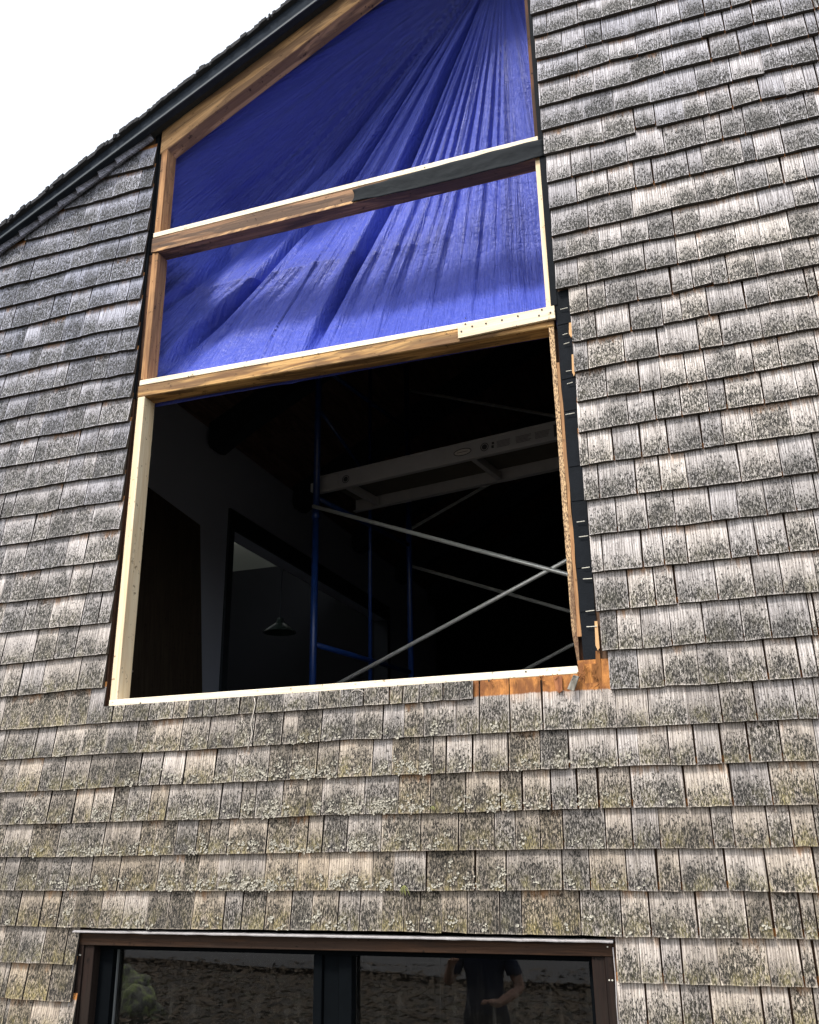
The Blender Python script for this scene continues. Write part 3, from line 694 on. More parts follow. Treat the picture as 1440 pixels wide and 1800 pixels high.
# left studs
box('lower_stud', M['freshz'], house, -2.570, -2.531, .0, .089, 2.9415, 4.411)
box('upper_stud', M['oldz'], house, -2.566, -2.530, .003, .089, 4.5035, 5.2455)
box('top_stud', M['oldz'], house, -2.566, -2.530, .003, .089, 5.3705, 5.915)
box('upper_stud_edge', M['darkz'], house, -2.590, -2.5665, .012, .089, 4.41, 5.2455)
box('left_casing_strip', M['darkz'], house, -2.614, -2.591, .002, .10, 2.89, 4.41)
box('left_casing_inner', M['darkz'], house, -2.5905, -2.5705, .016, .10, 2.89, 4.41)
box('left_paper_strip', M['paper'], house, -2.614, -2.5905, .002, .10, 4.411, 6.05)
box('left_paper_inner', M['paper'], house, -2.590, -2.5665, .014, .10, 5.25, 6.05)
# right side
box('right_stud', M['freshz'], house, -.540, -.519, .003, .089, 4.468, 5.2495, .001)
box('right_stud_top', M['darkz'], house, -.535, -.519, .004, .089, 5.371, rafz(-.53, 0)-.001, .001)
box('right_casing_strip', M['paper'], house, -.5185, -.490, -.006, .10, 4.47, 7.2, .001)
def ragged(name, mat, xa, xb, z0, z1, y0, y1, jit, n=40, taper=0.):
    vs = []; fs = []
    for k in range(n+1):
        z = z0+(z1-z0)*k/n; j1 = mnoise.noise(Vector((z*7, xa*31, 0)))*jit; j2 = mnoise.noise(Vector((z*9, xb*17, 4)))*jit
        tp = taper*max(0, 1-(z-z0)/.12)
        a, b_ = xa+j1+tp, xb+j2
        vs += [(a, y0, z), (b_, y0, z), (b_, y1, z), (a, y1, z)]
    for k in range(n):
        q = 4*k; fs += [(q, q+1, q+5, q+4), (q+1, q+2, q+6, q+5), (q+2, q+3, q+7, q+6), (q+3, q, q+4, q+7)]
    fs += [(3, 2, 1, 0), (4*n, 4*n+1, 4*n+2, 4*n+3)]
    return mesh_obj(name, vs, fs, mat, house)
ragged('right_board_edge', M['osb'], -.535, -.5155, 2.945, 4.373, .004, .11, .0025, taper=.012)
ragged('right_furring_strip', M['oldz'], -.5135, -.5010, 3.05, 4.20, .0, .10, .004)
box('right_gap_board', M['darkz'], house, -.5195, -.500, .030, .11, 2.90, 4.372, .001)
ragged('felt_paper', M['paper'], -.4995, -.440, 2.945, 4.535, -.002, .0055, .003)
b = MB()
for k in range(1, 8): z = 2.945+k*.2+rng.uniform(-.04, .04); b.poly([(-.497, z), (-.444, z+rng.uniform(-.004, .004)), (-.444, z+.018), (-.497, z+.018)], -.0045, -.0025)
tag(b.build('felt_paper_lap', M['paper'], house), 'overlapping laps of the black felt paper', kind='stuff')
b = MB()
for (x0, y0, x1, y1) in ((985, 544, 998, 541), (989, 589, 998, 586), (991, 605, 1001, 602), (995, 653, 1005, 651), (997, 675, 1007, 672), (994, 729, 1010, 726), (1014, 918, 1028, 916), (1018, 944, 1034, 942), (1023, 999, 1037, 997), (1025, 1018, 1041, 1017), (1030, 1075, 1045, 1073), (1031, 1102, 1049, 1101)):
    p, q = P(x0, y0, -.010), P(x1, y1, -.012); b.tube([p, q], .0017, 5)
tag(b.build('protruding_nails', M['nail'], house), 'pale shingle nails sticking out over the felt paper', kind='stuff')
# torn cedar bits beside the paper, stripped corner board
for (xa, za, xb, zb_) in ((-.452, 4.30, -.436, 4.37), (-.452, 4.12, -.441, 4.22), (-.450, 2.99, -.436, 3.10)):
    MB().poly([(xa, za+.02), ((xa+xb)/2, za), (xb, za+.01), (xb, zb_), (xa+.004, zb_)], -.010, -.003).build('torn_shingle_piece', plain('split_cedar', (.60, .36, .17), .85, .25, 60), house)
ob = timber('unweathered_cedar', (.52, .23, .065, 1), (.26, .10, .03, 1), 'z', (.12, .05, .02, 1), .7, knots=False)
MB().poly([(-.50, 2.83), (-.437, 2.828), (-.437, 2.99), (-.452, 2.99), (-.455, 2.944), (-.496, 2.944)], -.0085, -.004).build('bare_cedar_corner', ob, house)

b = MB()
for k in range(46):
    x = rng.choice([rng.uniform(-.54, -.44), rng.uniform(-.9, -.44)]); z = rng.uniform(2.895, 2.918) if x < -.5 else rng.uniform(2.86, 2.95); a = rng.uniform(-1.2, 1.2); L = rng.uniform(.008, .028)
    b.tube([(x, -.016, z), (x+L*math.sin(a), -.024, z-L*math.cos(a))], [rng.uniform(.0012, .003), .0004], 4)
tag(b.build('splinters', ob, house), 'small cedar splinters at the stripped corner', kind='stuff')

# ---- lower window
win = MB()
Wx0, Wx1 = -2.540, -.553
yf = .05
win.box(Wx0, Wx1, yf, .12, 1.948, 1.985); win.box(Wx0, -2.478, yf+.003, .12, .02, 1.947); win.box(-.566-.004, Wx1, yf+.003, .12, .02, 1.947)
win.box(-2.478, -.572, yf+.003, .12, .02, .12)
window = win.build('window', M['black'], house, origin=(-1.55, .05, 0))
tag(window, 'wide lower window with black frame and two dark panes')
for xa, xb, yy in ((-1.590, -1.556, .045), (-1.553, -1.492, .058), (-1.489, -1.438, .048)):
    box('mullion', M['black'], window, xa, xb, yy, .12, .121, 1.9475, .0015)
for xa, xb in ((-2.477, -1.591), (-1.437, -.573)):
    box('pane', M['glass'], window, xa, xb, .090, .094, .121, 1.947, 0)
for xa, xb in ((-2.4775, -2.472),):
    box('glazing_bead', plain('grey_gasket', (.12, .13, .13), .5, .2, 9), window, xa, xb, .078, .0895, .121, 1.946, .001)
MB().poly([(-2.615, 1.966), (-.478, 1.970), (-.478, 2.013), (-2.615, 2.013)], .0, .10).build('head_trim', M['trim'], window, bevel=.002)
box('side_trim', M['trimz'], window, -2.612, -2.585, .002, .10, .02, 1.9655); box('side_trim', M['trimz'], window, -2.5845, -2.5405, .010, .10, .02, 1.9655)
box('side_trim', M['trimz'], window, -.508, -.481, .002, .10, .02, 1.9695); box('side_trim', M['trimz'], window, -.5525, -.5085, .010, .10, .02, 1.9695)
box('window_sill', M['trim'], window, -2.60, -.49, -.03, .12, -.02, .018)
vs = []; fs = []; n = 90
for k in range(n+1):
    x = -2.622+(2.15)*k/n; j = mnoise.noise(Vector((x*16, 0, 0)))*.0035; j2 = mnoise.noise(Vector((x*23, 3, 0)))*.004
    vs += [(x, -.030+j2*.7, 2.0150+j*.5), (x, -.031+j2*.7, 2.0185+j*.5), (x, -.020, 2.0225), (x, .004, 2.024), (x, .004, 2.0155), (x, -.02, 2.0140)]
for k in range(n):
    for q in range(6): fs.append((6*k+q, 6*k+(q+1) % 6, 6*k+6+(q+1) % 6, 6*k+6+q))
mesh_obj('head_flashing', vs, fs, M['flash'], window)
for sx, xx in ((-1, -2.618), (1, -.4765)):
    b = MB(); pts = [(xx+.002*math.sin(k*1.7), -.012+.003*math.cos(k*2.3), .3+k*.085) for k in range(21)]; b.tube(pts, .0022, 5); b.build('sealant_bead', M['flash'], window)
nails([(-2.60, 1.93), (-2.595, 1.93), (-2.60, 1.70), (-.498, 1.90), (-.488, 1.90), (-.495, 2.0)], .003, .0015, window, mat='nail')

# ------------------------------------------------------------------ rooms inside
def room_box(name, x0, x1, y0, y1, z0, z1, mat):
    tag(box(name, mat, None, x0, x1, y0, y1, z0, z1, 0), kind='structure')
FZ = 2.74
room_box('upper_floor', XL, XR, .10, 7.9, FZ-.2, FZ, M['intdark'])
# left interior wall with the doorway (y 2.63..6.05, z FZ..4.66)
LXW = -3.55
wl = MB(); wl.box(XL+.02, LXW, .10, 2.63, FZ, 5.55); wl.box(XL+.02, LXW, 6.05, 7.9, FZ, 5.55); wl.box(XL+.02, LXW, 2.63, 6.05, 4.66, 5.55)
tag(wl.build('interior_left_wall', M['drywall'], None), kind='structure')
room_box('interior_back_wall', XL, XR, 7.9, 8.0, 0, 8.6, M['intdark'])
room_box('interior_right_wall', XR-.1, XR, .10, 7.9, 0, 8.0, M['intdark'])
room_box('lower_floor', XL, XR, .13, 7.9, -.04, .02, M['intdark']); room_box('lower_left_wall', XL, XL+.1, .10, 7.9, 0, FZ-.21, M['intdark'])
cl = MB()
def ck(x): return 5.36+.5288*(x-LXW)
cr_ = ck(RIDGE)
for (xa, xb, za_, zb_) in ((XL+.02, RIDGE, ck(XL+.02), cr_), (RIDGE, XR, cr_, cr_-(XR-RIDGE)*.5288)):
    cl.hexa([(xa, .78, za_), (xb, .78, zb_), (xb, 7.9, zb_), (xa, 7.9, za_)], [(xa, .78, za_+.03), (xb, .78, zb_+.03), (xb, 7.9, zb_+.03), (xa, 7.9, za_+.03)])
ceiling = tag(cl.build('ceiling', M['ceil'], None, origin=(0, 4, 5.3)), kind='structure')
for i, y in enumerate((2.15, 3.60, 4.98, 6.28, 7.5)):
    xs = LXW+.03; d = .235; vv = []
    prof = [(xs, ck(xs)-.002), (xs+.0, ck(xs)-.17), (xs+.02, ck(xs)-.21), (xs+.07, ck(xs)-.225), (xs+.3, ck(xs+.3)-d), (RIDGE, cr_-d), (RIDGE, cr_-.002)]
    MB().poly([(x, z) for x, z in prof], y, y+.14).build('ceiling_beam', M['beam'], ceiling)
    MB().poly([(RIDGE+.001, cr_-.002), (RIDGE+.001, cr_-d), (XR-.1, cr_-d-(XR-.1-RIDGE)*.5288), (XR-.1, cr_-.002-(XR-.1-RIDGE)*.5288)], y, y+.14).build('ceiling_beam', M['beam'], ceiling)
dr_ = empty('doorway_frame', (LXW, 4.3, FZ), 'wide black framed doorway in the grey left wall inside the room', 'doorway')
box('jamb', M['beam'], dr_, LXW-.14, LXW+.02, 2.55, 2.632, FZ, 4.66); box('jamb', M['beam'], dr_, LXW-.14, LXW+.02, 6.048, 6.13, FZ, 4.66)
box('lintel', M['beam'], dr_, LXW-.14, LXW+.02, 2.55, 6.13, 4.6605, 4.82)
# side room behind it: pale upper far wall, lit through an added, unseen gap in the ceiling
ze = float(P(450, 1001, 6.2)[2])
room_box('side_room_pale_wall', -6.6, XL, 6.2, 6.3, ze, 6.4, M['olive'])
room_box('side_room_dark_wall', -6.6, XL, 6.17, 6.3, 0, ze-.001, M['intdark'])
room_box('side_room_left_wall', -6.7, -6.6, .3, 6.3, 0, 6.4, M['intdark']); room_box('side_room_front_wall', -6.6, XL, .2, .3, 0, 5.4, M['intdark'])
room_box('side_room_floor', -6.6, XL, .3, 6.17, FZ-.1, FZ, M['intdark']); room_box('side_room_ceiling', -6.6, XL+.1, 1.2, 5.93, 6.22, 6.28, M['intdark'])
# plywood sheet standing against the left wall
lp = MB().hexa([(LXW+.10, .5, FZ), (LXW+.13, .5, FZ), (LXW+.13, 2.20, FZ), (LXW+.10, 2.20, FZ)], [(LXW+.01, .5, 4.68), (LXW+.04, .5, 4.68), (LXW+.04, 2.10, 4.53), (LXW+.01, 2.10, 4.53)])
tag(lp.build('plywood_sheet', M['leanply'], None), 'brown plywood sheet standing against the dark left wall inside', 'plywood')
# pendant lamp in the dark doorway
lc = P(492, 1112, 4.4); lamp = empty('pendant_lamp', (lc[0], 4.4, lc[2]), 'dim pale green glass pendant lamp hanging in the dark doorway', 'lamp')
vs = []; fs = []; prof = [(.16, 0), (.13, .03), (.07, .075), (.035, .10), (.03, .14)]; n = 18
for r, h in prof:
    for k in range(n): a = k*6.283/n; vs.append((lc[0]+r*math.cos(a), 4.4+r*math.sin(a), lc[2]+h))
for j in range(len(prof)-1):
    for k in range(n): fs.append((j*n+k, j*n+(k+1) % n, (j+1)*n+(k+1) % n, (j+1)*n+k))
mesh_obj('lamp_shade', vs, fs, plain('pale_green_glass', (.04, .06, .05), .3, .1, 5), lamp, smooth=True)
MB().tube([(lc[0], 4.4, lc[2]+.14), (lc[0], 4.4, 5.2)], .006, 6).build('lamp_cord', M['beam'], lamp)

# ------------------------------------------------------------------ scaffold
SA = Vector((-2.3325, 1.5686, FZ)); SU = Vector((.98455427, -.17507966, 0)); SW = Vector((.17507966, .98455427, 0))
sc = empty('scaffold', SA, 'blue steel frame scaffold with galvanised cross braces inside the open room', 'scaffold')
def sp(u, w_, z): return SA+SU*u+SW*w_+Vector((0, 0, z-FZ))
for u0 in (0, 3.05):
    MB().tube([sp(u0, 0, FZ+.01), sp(u0, 0, 4.28)], .0215, 12).build('post', M['blue'], sc, smooth=True)
    MB().tube([sp(u0, 0, 4.281), sp(u0, 0, 5.95 if u0 == 0 else 5.8)], .0215, 12).build('post', M['blue'], sc, smooth=True)
    MB().tube([sp(u0, 1.2, FZ+.01), sp(u0, 1.2, 5.9)], .0215, 12).build('post', M['blue'], sc, smooth=True)
    MB().tube([sp(u0, .65, FZ+.3), sp(u0, .65, 5.7)], .0135, 10).build('inner_post', M['blue'], sc, smooth=True)
    for z in (3.46, 4.40, 5.35):
        MB().tube([sp(u0, .02, z), sp(u0, 1.18, z)], .0165, 10).build('cross_bar', M['blue'], sc, smooth=True)
    MB().tube([sp(u0, .02, 5.02), sp(u0, .63, 4.75)], .0125, 8).build('gusset_bar', M['blue'], sc, smooth=True)
    MB().tube([sp(u0, 0, 4.255), sp(u0, 0, 4.305)], .0255, 12).build('coupling', M['blue'], sc, smooth=True)
for w_, pr in ((-.035, ((0, 4.33, 3.05, 3.04), (0, 3.13, 3.05, 4.23))), (1.235, ((0, 4.25, 3.05, 2.98), (0, 3.08, 3.05, 4.24), (0, 5.70, 3.05, 4.37), (0, 4.55, 3.05, 5.6)))):
    for k, (a, za_, b_, zb_) in enumerate(pr):
        MB().tube([sp(a, w_+.012*(k % 2), za_), sp(b_, w_+.012*(k % 2), zb_)], .0125, 8).build('cross_brace', M['steel'], sc, smooth=True)
pk = empty('scaffold_plank', sp(1.5, .3, 4.42), 'long aluminium scaffold plank with plywood deck and stickers on its side', 'plank')
def pbox(name, mat, u0, u1, w0, w1, z0, z1, bevel=.002, parent=pk, d0=0., d1=0.):
    b = MB().hexa([sp(u0, w0, z0+d0), sp(u1, w0, z0+d1), sp(u1, w1, z0+d1), sp(u0, w1, z0+d0)], [sp(u0, w0, z1+d0), sp(u1, w0, z1+d1), sp(u1, w1, z1+d1), sp(u0, w1, z1+d0)])
    return b.build(name, mat, parent, bevel=bevel)
for w0, sgn in ((.10, 1), (.555, -1)):
    pbox('side_rail', M['alu'], -.06, 3.1, w0, w0+.006, 4.475, 4.578)
    a, b_ = (w0+.0061, w0+.035) if sgn > 0 else (w0-.035, w0-.0001)
    pbox('rail_flange', M['alu'], -.06, 3.1, a, b_, 4.475, 4.480, .001); pbox('rail_top_lip', M['alu'], -.06, 3.1, w0-.004, w0+.012, 4.5785, 4.590, .002)
pbox('deck', M['plyd'], -.04, 3.08, .1205, .539, 4.558, 4.572)
for u0 in (.12, 1.02, 1.92, 2.8): pbox('cross_member', M['alu'], u0, u0+.035, .1375, .518, 4.4815, 4.53)
for w0 in (.115,):
    hk = pbox('end_hook', M['steel'], -.13, -.061, w0, w0+.05, 4.50, 4.56)
pbox('end_cap', M['alu'], -.05, .10, .094, .0995, 4.482, 4.572, .001)
def disc(u, z, r, mat, w_, name, rz=None, ring=False):
    n = 24; c_ = sp(u, w_, z); vs = []; fs = []; rz = rz or r
    for k in range(n): a = k*6.283/n; vs.append(c_+SU*r*math.cos(a)+Vector((0, 0, rz*math.sin(a))))
    if ring:
        for k in range(n): a = k*6.283/n; vs.append(c_+SU*(r-.005)*math.cos(a)+Vector((0, 0, (rz-.005)*math.sin(a))))
        fs = [(k, (k+1) % n, n+(k+1) % n, n+k) for k in range(n)]
    else: fs = [tuple(range(n))]
    return mesh_obj(name, vs, fs, mat, pk, origin=c_)
disc(.16, 4.523, .017, M['decal'], .0925, 'bolt_hole'); disc(.16, 4.523, .027, M['decal'], .0928, 'bolt_ring', ring=True)
disc(1.135, 4.527, .017, M['decal'], .0975, 'bolt_hole'); disc(1.135, 4.527, .027, M['decal'], .0978, 'bolt_ring', ring=True)
disc(.99, 4.527, .060, M['decal'], .0978, 'oval_sticker_outline', rz=.024, ring=True); disc(.99, 4.527, .052, M['decalp'], .0982, 'oval_sticker', rz=.017)
b = MB()
def dline(u0, u1, z, h=.0022, w_=.0972): b.hexa([sp(u0, w_, z), sp(u1, w_, z), sp(u1, w_+.0008, z), sp(u0, w_+.0008, z)], [sp(u0, w_, z+h), sp(u1, w_, z+h), sp(u1, w_+.0008, z+h), sp(u0, w_+.0008, z+h)])
for blk in (1.215, 1.335, 1.455):
    for k in range(6): dline(blk, blk+rng.uniform(.075, .098), 4.505+k*.0075)
dline(1.180, 1.195, 4.508, .018); dline(1.183, 1.198, 4.532, .014); dline(.955, 1.025, 4.5255, .003, .0968)
tag(b.build('sticker_print', M['decal'], pk), 'fine dark print of the safety stickers', kind='stuff')
pbox('large_sticker', M['decal'], 1.57, 1.90, .0975, .0985, 4.49, 4.565, 0)
disc(1.72, 4.532, .125, M['decalp'], .0968, 'sticker_figure', rz=.022)
# something round lying on the plank (bucket lid)
cpt = sp(.42, .35, 4.574); b = MB(); b.tube([cpt, cpt+Vector((0, 0, .05))], .10, 20)
tag(b.build('bucket_lid', M['beam'], None), 'dark round lid lying on the left end of the scaffold plank', 'lid')

# ------------------------------------------------------------------ blue tarp
def tarp_mat():
    m = Mat('blue_woven_tarp'); p = m.pos()
    wv = m.noise(m.vscale(p, (600, 600, 600)), 1, 1, .5); n = m.noise(p, 3, 4, .6)
    at = m.n('Attribute', attribute_name='rnd'); q = m.n('SeparateColor'); m.l(at.outputs['Color'], q.inputs[0])
    pol = m.n('UVMap', uv_map='polar').outputs[0]
    w1 = m.noise(m.vscale(pol, (110, 2.6, 1)), 1, 4, .62, .5); w2 = m.noise(m.vscale(pol, (260, 9, 1)), 1, 3, .6, .9); w3 = m.noise(m.vscale(p, (22, 22, 30)), 1, 4, .6, 1.)
    m.col(m.mix(n, (.044, .068, .39, 1), (.058, .086, .46, 1))); m.set(Roughness=.42)
    m.b.inputs['Specular IOR Level'].default_value = .45
    h = m.math('ADD', m.math('MULTIPLY', w1, .8), m.math('ADD', m.math('MULTIPLY', w2, .5), m.math('MULTIPLY', w3, .55)))
    m.bump(h, .015, 1.)
    return m.m
AXP = P(885, -90, .25)
xa_, xb_, nx, nz = OL-.10, OR+.03, 480, 520
vs = []; uv = []
folds = [(25.2, 1.05, .062), (35.6, 1.05, .050), (30.6, .8, .014), (42.5, 1.2, .030), (48, 1.3, .012), (15, .8, .016), (9.5, .7, .016), (19.5, .6, .010), (4.5, .6, .014), (54, 1.5, .010), (12.2, .35, .008), (6.8, .35, .009), (28.3, .4, .010), (38.8, .5, .014), (33.2, .35, .012), (22.3, .4, .014), (17.3, .35, .013), (13.6, .3, .010), (45.5, .5, .014), (51, .6, .016), (57, .8, .014), (2.5, .4, .012)]
grooves = [(24.0, .55, .085), (34.4, .55, .075), (29.8, .4, .030), (41.2, .5, .045), (46.6, .45, .030), (38.0, .35, .028), (32.4, .3, .025), (21.6, .35, .030), (18.6, .35, .034), (16.4, .3, .026), (14.2, .35, .034), (11.4, .3, .026), (8.8, .35, .032), (6.1, .3, .026), (3.9, .3, .024), (26.9, .25, .014), (50.3, .4, .022), (53.6, .5, .022), (12.7, .2, .014), (20.2, .2, .014), (36.2, .25, .014), (43.8, .3, .018)]
for j in range(nz+1):
    v = j/nz
    for i in range(nx+1):
        u = i/nx; x = xa_+(xb_-xa_)*u; zlo = 4.402-.018*u; zhi = min(max(rafz(x, 0)+.05, 5.3), 7.3); z = zlo+(zhi-zlo)*v
        # fixed behind the rafter and the header, hanging back between
        topd = max(0., zhi-z); tp = min(1, topd/.26); tp = tp*tp*(3-2*tp)
        deep = .24+.26*max(0, min(1, (-.8-x)/1.0))*max(0, min(1, (z-5.2)/.5))
        hb = min(1, (z-zlo)/.55); hb = hb*hb*(3-2*hb)
        lb = min(1, max(0, (x-OL+.06)/.22))
        base = .105+deep*tp*hb*(.35+.65*lb)
        rr_ = max(0, 1-(xb_-x)/.12); base = base*(1-.4*rr_)+.04*rr_
        k_ = (3.4+.25)/(3.4+base); xq, zq = CP[0]+(x-CP[0])*k_, CP[2]+(z-CP[2])*k_
        dx, dz = AXP[0]-xq, AXP[2]-zq; r = math.hypot(dx, dz)+1e-4; th = math.degrees(math.atan2(dx, max(dz, .02)))
        if th < 31: bend = 2.4*max(0, r-1.65)*min(1, max(0, (th-5)/18))
        else: bend = 5.0*max(0, r-1.5)
        th2 = th-bend
        y = 0.; rs = min(1, max(0, r/.8))
        for c_, wd, am in folds:
            t = -(th2-c_)/wd
            y -= am*rs*(math.exp(-abs(t)**1.5*.9) if t > 0 else math.exp(-abs(t*.22)**1.3))
        for c_, wd, am in grooves: y += am*rs*(1 if am > .04 else 1-.72*min(1, max(0, (r-1.2)/.8)))*math.exp(-((th2-c_)/wd)**2)
        y += .010*math.sin(th*1.1+r*1.2)*min(1, r)+.016*mnoise.noise(Vector((th*.16, r*.5, 2)))*min(1, r)
        n1 = mnoise.noise(Vector((th2*.75, r*.45, 17))); n2 = mnoise.noise(Vector((th2*1.9+r, r*1.3, 27))); n3 = mnoise.noise(Vector((th2*3.6, r*2.6, 37)))
        y += (.0050*(1-2*abs(n1))+.0028*(1-2*abs(n2))+.0010*n3)*min(1, r*.9)
        y += .003*mnoise.noise(Vector((x*7, z*7, 7)))
        y *= (.6+.4*min(tp, 1))*(.08+.92*hb)
        vs.append((x, max(.098, base+y), z)); uv.append((th/57.3*1.0, r))
fs = []
for j in range(nz):
    for i in range(nx): a = j*(nx+1)+i; fs.append((a, a+1, a+nx+2, a+nx+1))
tarp = mesh_obj('tarp', vs, fs, tarp_mat(), None, smooth=True, uvs={'polar': uv})
tag(tarp, 'bright blue tarp hanging in long diagonal folds behind the upper framing', 'tarp')

# ------------------------------------------------------------------ small loose things
p = [(447, 1227), (449, 1236), (446, 1252), (441, 1272), (444, 1290), (440, 1303), (437, 1312), (436, 1322)]
tag(MB().tube([P(x, y, -.027) for x, y in p], .0021, 6).build('string', M['string'], None, smooth=True), 'pale thin string dangling from the sill over the shingles', 'string')
for pts, lab in (([(618, 1217), (623, 1213), (632, 1213), (639, 1216), (641, 1221), (635, 1223)], 'short curled pale fibre stuck under the sill, left of its twin'), ([(742, 1208), (746, 1204), (748, 1208), (745, 1214)], 'tiny curled pale fibre under the middle of the sill')):
    tag(MB().tube([P(x, y, -.024) for x, y in pts], .0016, 6).build('curled_fibre', M['string'], None, smooth=True), lab, 'fibre', 'curled fibres under the sill')
q = [P(1008, 1186, -.03), P(1018, 1189, -.03), P(1009, 1215, -.045), P(997, 1211, -.045)]
b = MB().hexa([tuple(a) for a in q], [(a[0], a[1]+.010, a[2]) for a in q])
tag(b.build('wood_offcut', timber('grey_wood_chip', (.34, .32, .28, 1), (.15, .14, .12, 1), 'z', (.07, .065, .05, 1), .6), None, bevel=.001), 'small grey wood offcut wedged at the right end of the sill', 'wood chip')
q = [P(972, 1189, -.016), P(988, 1188, -.016), P(989, 1214, -.024), P(983, 1219, -.024), P(977, 1212, -.024)]
b = MB(); b.v = [tuple(a) for a in q]+[(a[0], a[1]+.007, a[2]) for a in q]; b.f = [(0, 1, 2, 3, 4), (9, 8, 7, 6, 5)]+[(k, 5+k, 5+(k+1) % 5, (k+1) % 5) for k in range(5)]
tag(b.build('cedar_sliver', timber('red_cedar_sliver', (.34, .14, .06, 1), (.16, .06, .03, 1), 'z', None, 0, knots=False), None, bevel=.001), 'red brown cedar sliver poking out beneath the sill beside the grey chip', 'wood chip')

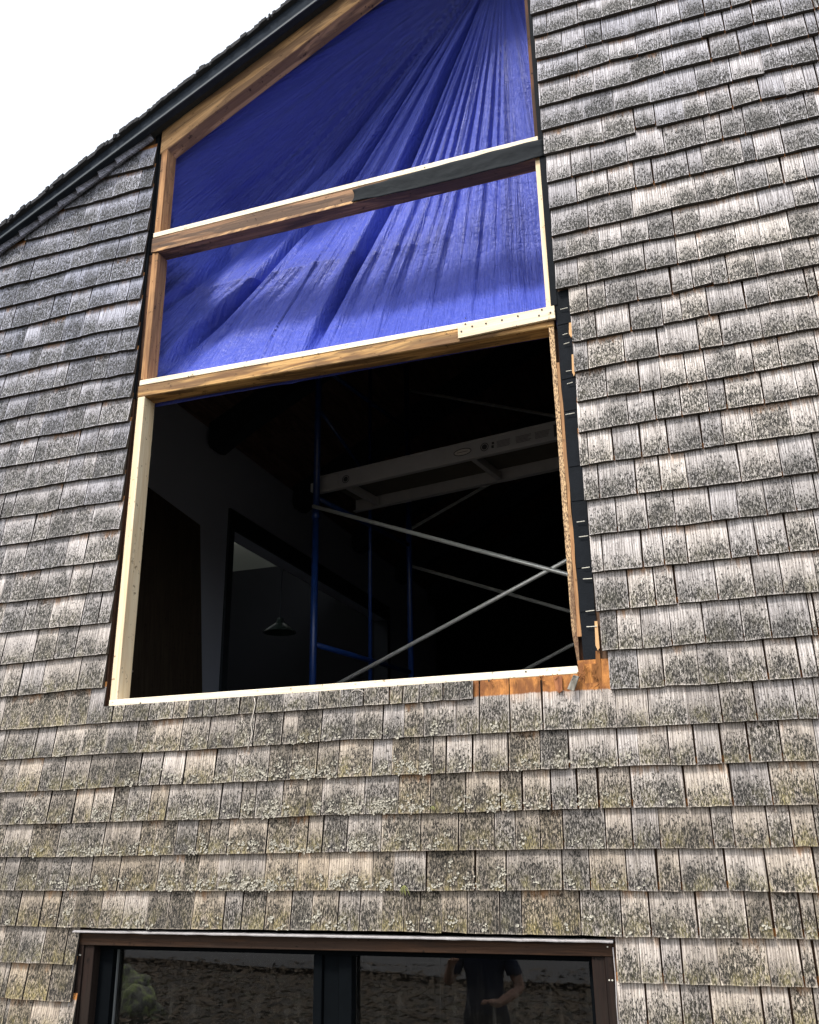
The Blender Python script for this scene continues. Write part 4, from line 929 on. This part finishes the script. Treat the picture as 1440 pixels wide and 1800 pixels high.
# ------------------------------------------------------------------ person reflected in the lower window
def person():
    root = empty('person', (-2.22, -4.6, 0), 'person in a navy t-shirt and dark shorts, seen reflected in the lower right pane', 'person')
    X, Y = -2.22, -4.6
    J = {'pel': (0, 0, .98, .15), 'bel': (0, 0, 1.12, .145), 'che': (0, .0, 1.32, .165), 'neck': (0, 0, 1.50, .07), 'hd0': (0, .01, 1.58, .07), 'hd1': (0, .02, 1.66, .098), 'hd2': (0, .02, 1.74, .085),
         'shl': (.19, 0, 1.44, .065), 'ell': (.30, -.02, 1.18, .047), 'wrl': (.16, .22, 1.10, .033), 'hal': (.10, .27, 1.12, .035),
         'shr': (-.19, 0, 1.44, .065), 'elr': (-.30, .08, 1.22, .047), 'wrr': (-.20, .30, 1.38, .033), 'har': (-.16, .35, 1.42, .035),
         'hil': (.10, 0, .90, .105), 'knl': (.12, .02, .50, .068), 'anl': (.13, 0, .09, .042), 'tol': (.14, .15, .035, .035),
         'hir': (-.10, 0, .90, .105), 'knr': (-.12, .03, .50, .068), 'anr': (-.13, 0, .09, .042), 'tor': (-.14, .15, .035, .035)}
    E = 'pel-bel bel-che che-neck neck-hd0 hd0-hd1 hd1-hd2 che-shl shl-ell ell-wrl wrl-hal che-shr shr-elr elr-wrr wrr-har pel-hil hil-knl knl-anl anl-tol pel-hir hir-knr knr-anr anr-tor'.split()
    hands = {}
    for sd, bx in (('l', 1), ('r', -1)):
        h = Vector(J['ha'+sd][:3]); wv = (h-Vector(J['wr'+sd][:3])).normalized(); side = wv.cross(Vector((0, 0, 1))).normalized()
        for k, L in enumerate((.065, .075, .07, .055)):
            a = h+side*(k-1.5)*.018; J[f'f{sd}{k}a'] = (*a, .010); J[f'f{sd}{k}b'] = (*(a+wv*L*.55), .0095); J[f'f{sd}{k}c'] = (*(a+wv*L*.85+Vector((0, 0, -L*.45))), .008)
            E += [f'ha{sd}-f{sd}{k}a', f'f{sd}{k}a-f{sd}{k}b', f'f{sd}{k}b-f{sd}{k}c']
        t = h-wv*.02+side*.035*bx; J[f't{sd}'] = (*t, .012); J[f't{sd}2'] = (*(t+wv*.04+side*.01*bx), .009); E += [f'ha{sd}-t{sd}', f't{sd}-t{sd}2']
    names = list(J); me = bpy.data.meshes.new('body'); me.from_pydata([J[n][:3] for n in names], [(names.index(e.split('-')[0]), names.index(e.split('-')[1])) for e in E], [])
    o = bpy.data.objects.new('body', me); S.collection.objects.link(o)
    sk = o.modifiers.new('skin', 'SKIN'); sk.use_smooth_shade = True; sv = me.skin_vertices[0].data
    for i, n in enumerate(names): r = J[n][3]; sv[i].radius = (r, r*(.72 if n in ('pel', 'bel', 'che') else 1)); sv[i].use_root = (n == 'pel')
    o.modifiers.new('sub', 'SUBSURF').levels = 2; o.modifiers['sub'].render_levels = 2
    bpy.context.view_layer.update(); dg = bpy.context.evaluated_depsgraph_get(); m2 = bpy.data.meshes.new_from_object(o.evaluated_get(dg)); bpy.data.objects.remove(o)
    skin = plain('skin', (.50, .29, .20), .55, .08, 6); shirt = plain('navy_cotton', (.018, .028, .060), .9, .15, 9); short = plain('dark_shorts_cloth', (.015, .018, .028), .9, .15, 9); hair = plain('brown_hair', (.06, .035, .02), .7, .3, 60); shoe = plain('dark_shoe', (.03, .03, .03), .6, .2, 9)
    for mm in (skin,): m2.materials.append(mm)
    bo = bpy.data.objects.new('body', m2); S.collection.objects.link(bo); bo.parent = root; W[bo] = W[root]
    def shell(name, test, mat, off):
        bm = bmesh.new(); bm.from_mesh(m2); bm.normal_update()
        bmesh.ops.delete(bm, geom=[f for f in bm.faces if not test(f.calc_center_median())], context='FACES')
        for v in bm.verts: v.co += v.normal*off
        m3 = bpy.data.meshes.new(name); bm.to_mesh(m3); bm.free(); m3.materials.clear(); m3.materials.append(mat); q = bpy.data.objects.new(name, m3); S.collection.objects.link(q); q.parent = root
        s3 = q.modifiers.new('t', 'SOLIDIFY'); s3.thickness = .004
    shell('t_shirt', lambda c: .92 < c.z < 1.49 and (abs(c.x) < .205 and c.y < .12 or (abs(c.x) >= .2 and c.z > 1.29 and c.y < .1)), shirt, .014)
    shell('shorts', lambda c: .55 < c.z < 1.02 and abs(c.x) < .26 and c.y < .15, short, .018)
    shell('hair', lambda c: c.z > 1.68 and c.y < .07 or (c.z > 1.76), hair, .012)
    shell('shoes', lambda c: c.z < .10, shoe, .010)
    def blob(name, p, r, mat):
        bm = bmesh.new(); bmesh.ops.create_uvsphere(bm, u_segments=10, v_segments=8, radius=1); m4 = bpy.data.meshes.new(name)
        for v in bm.verts: v.co = Vector((v.co.x*r[0], v.co.y*r[1], v.co.z*r[2]))
        bm.to_mesh(m4); bm.free(); m4.materials.append(mat); q = bpy.data.objects.new(name, m4); S.collection.objects.link(q); q.parent = root; q.location = p
    for s_ in (-1, 1): blob('eye', (s_*.034, .105, 1.685), (.013, .010, .008), M['decal']); blob('ear', (s_*.096, .02, 1.675), (.012, .02, .032), skin)
    blob('nose', (0, .122, 1.658), (.013, .018, .022), skin); blob('mouth', (0, .108, 1.622), (.024, .008, .006), plain('lips', (.35, .12, .10), .5, .1, 9))
person()
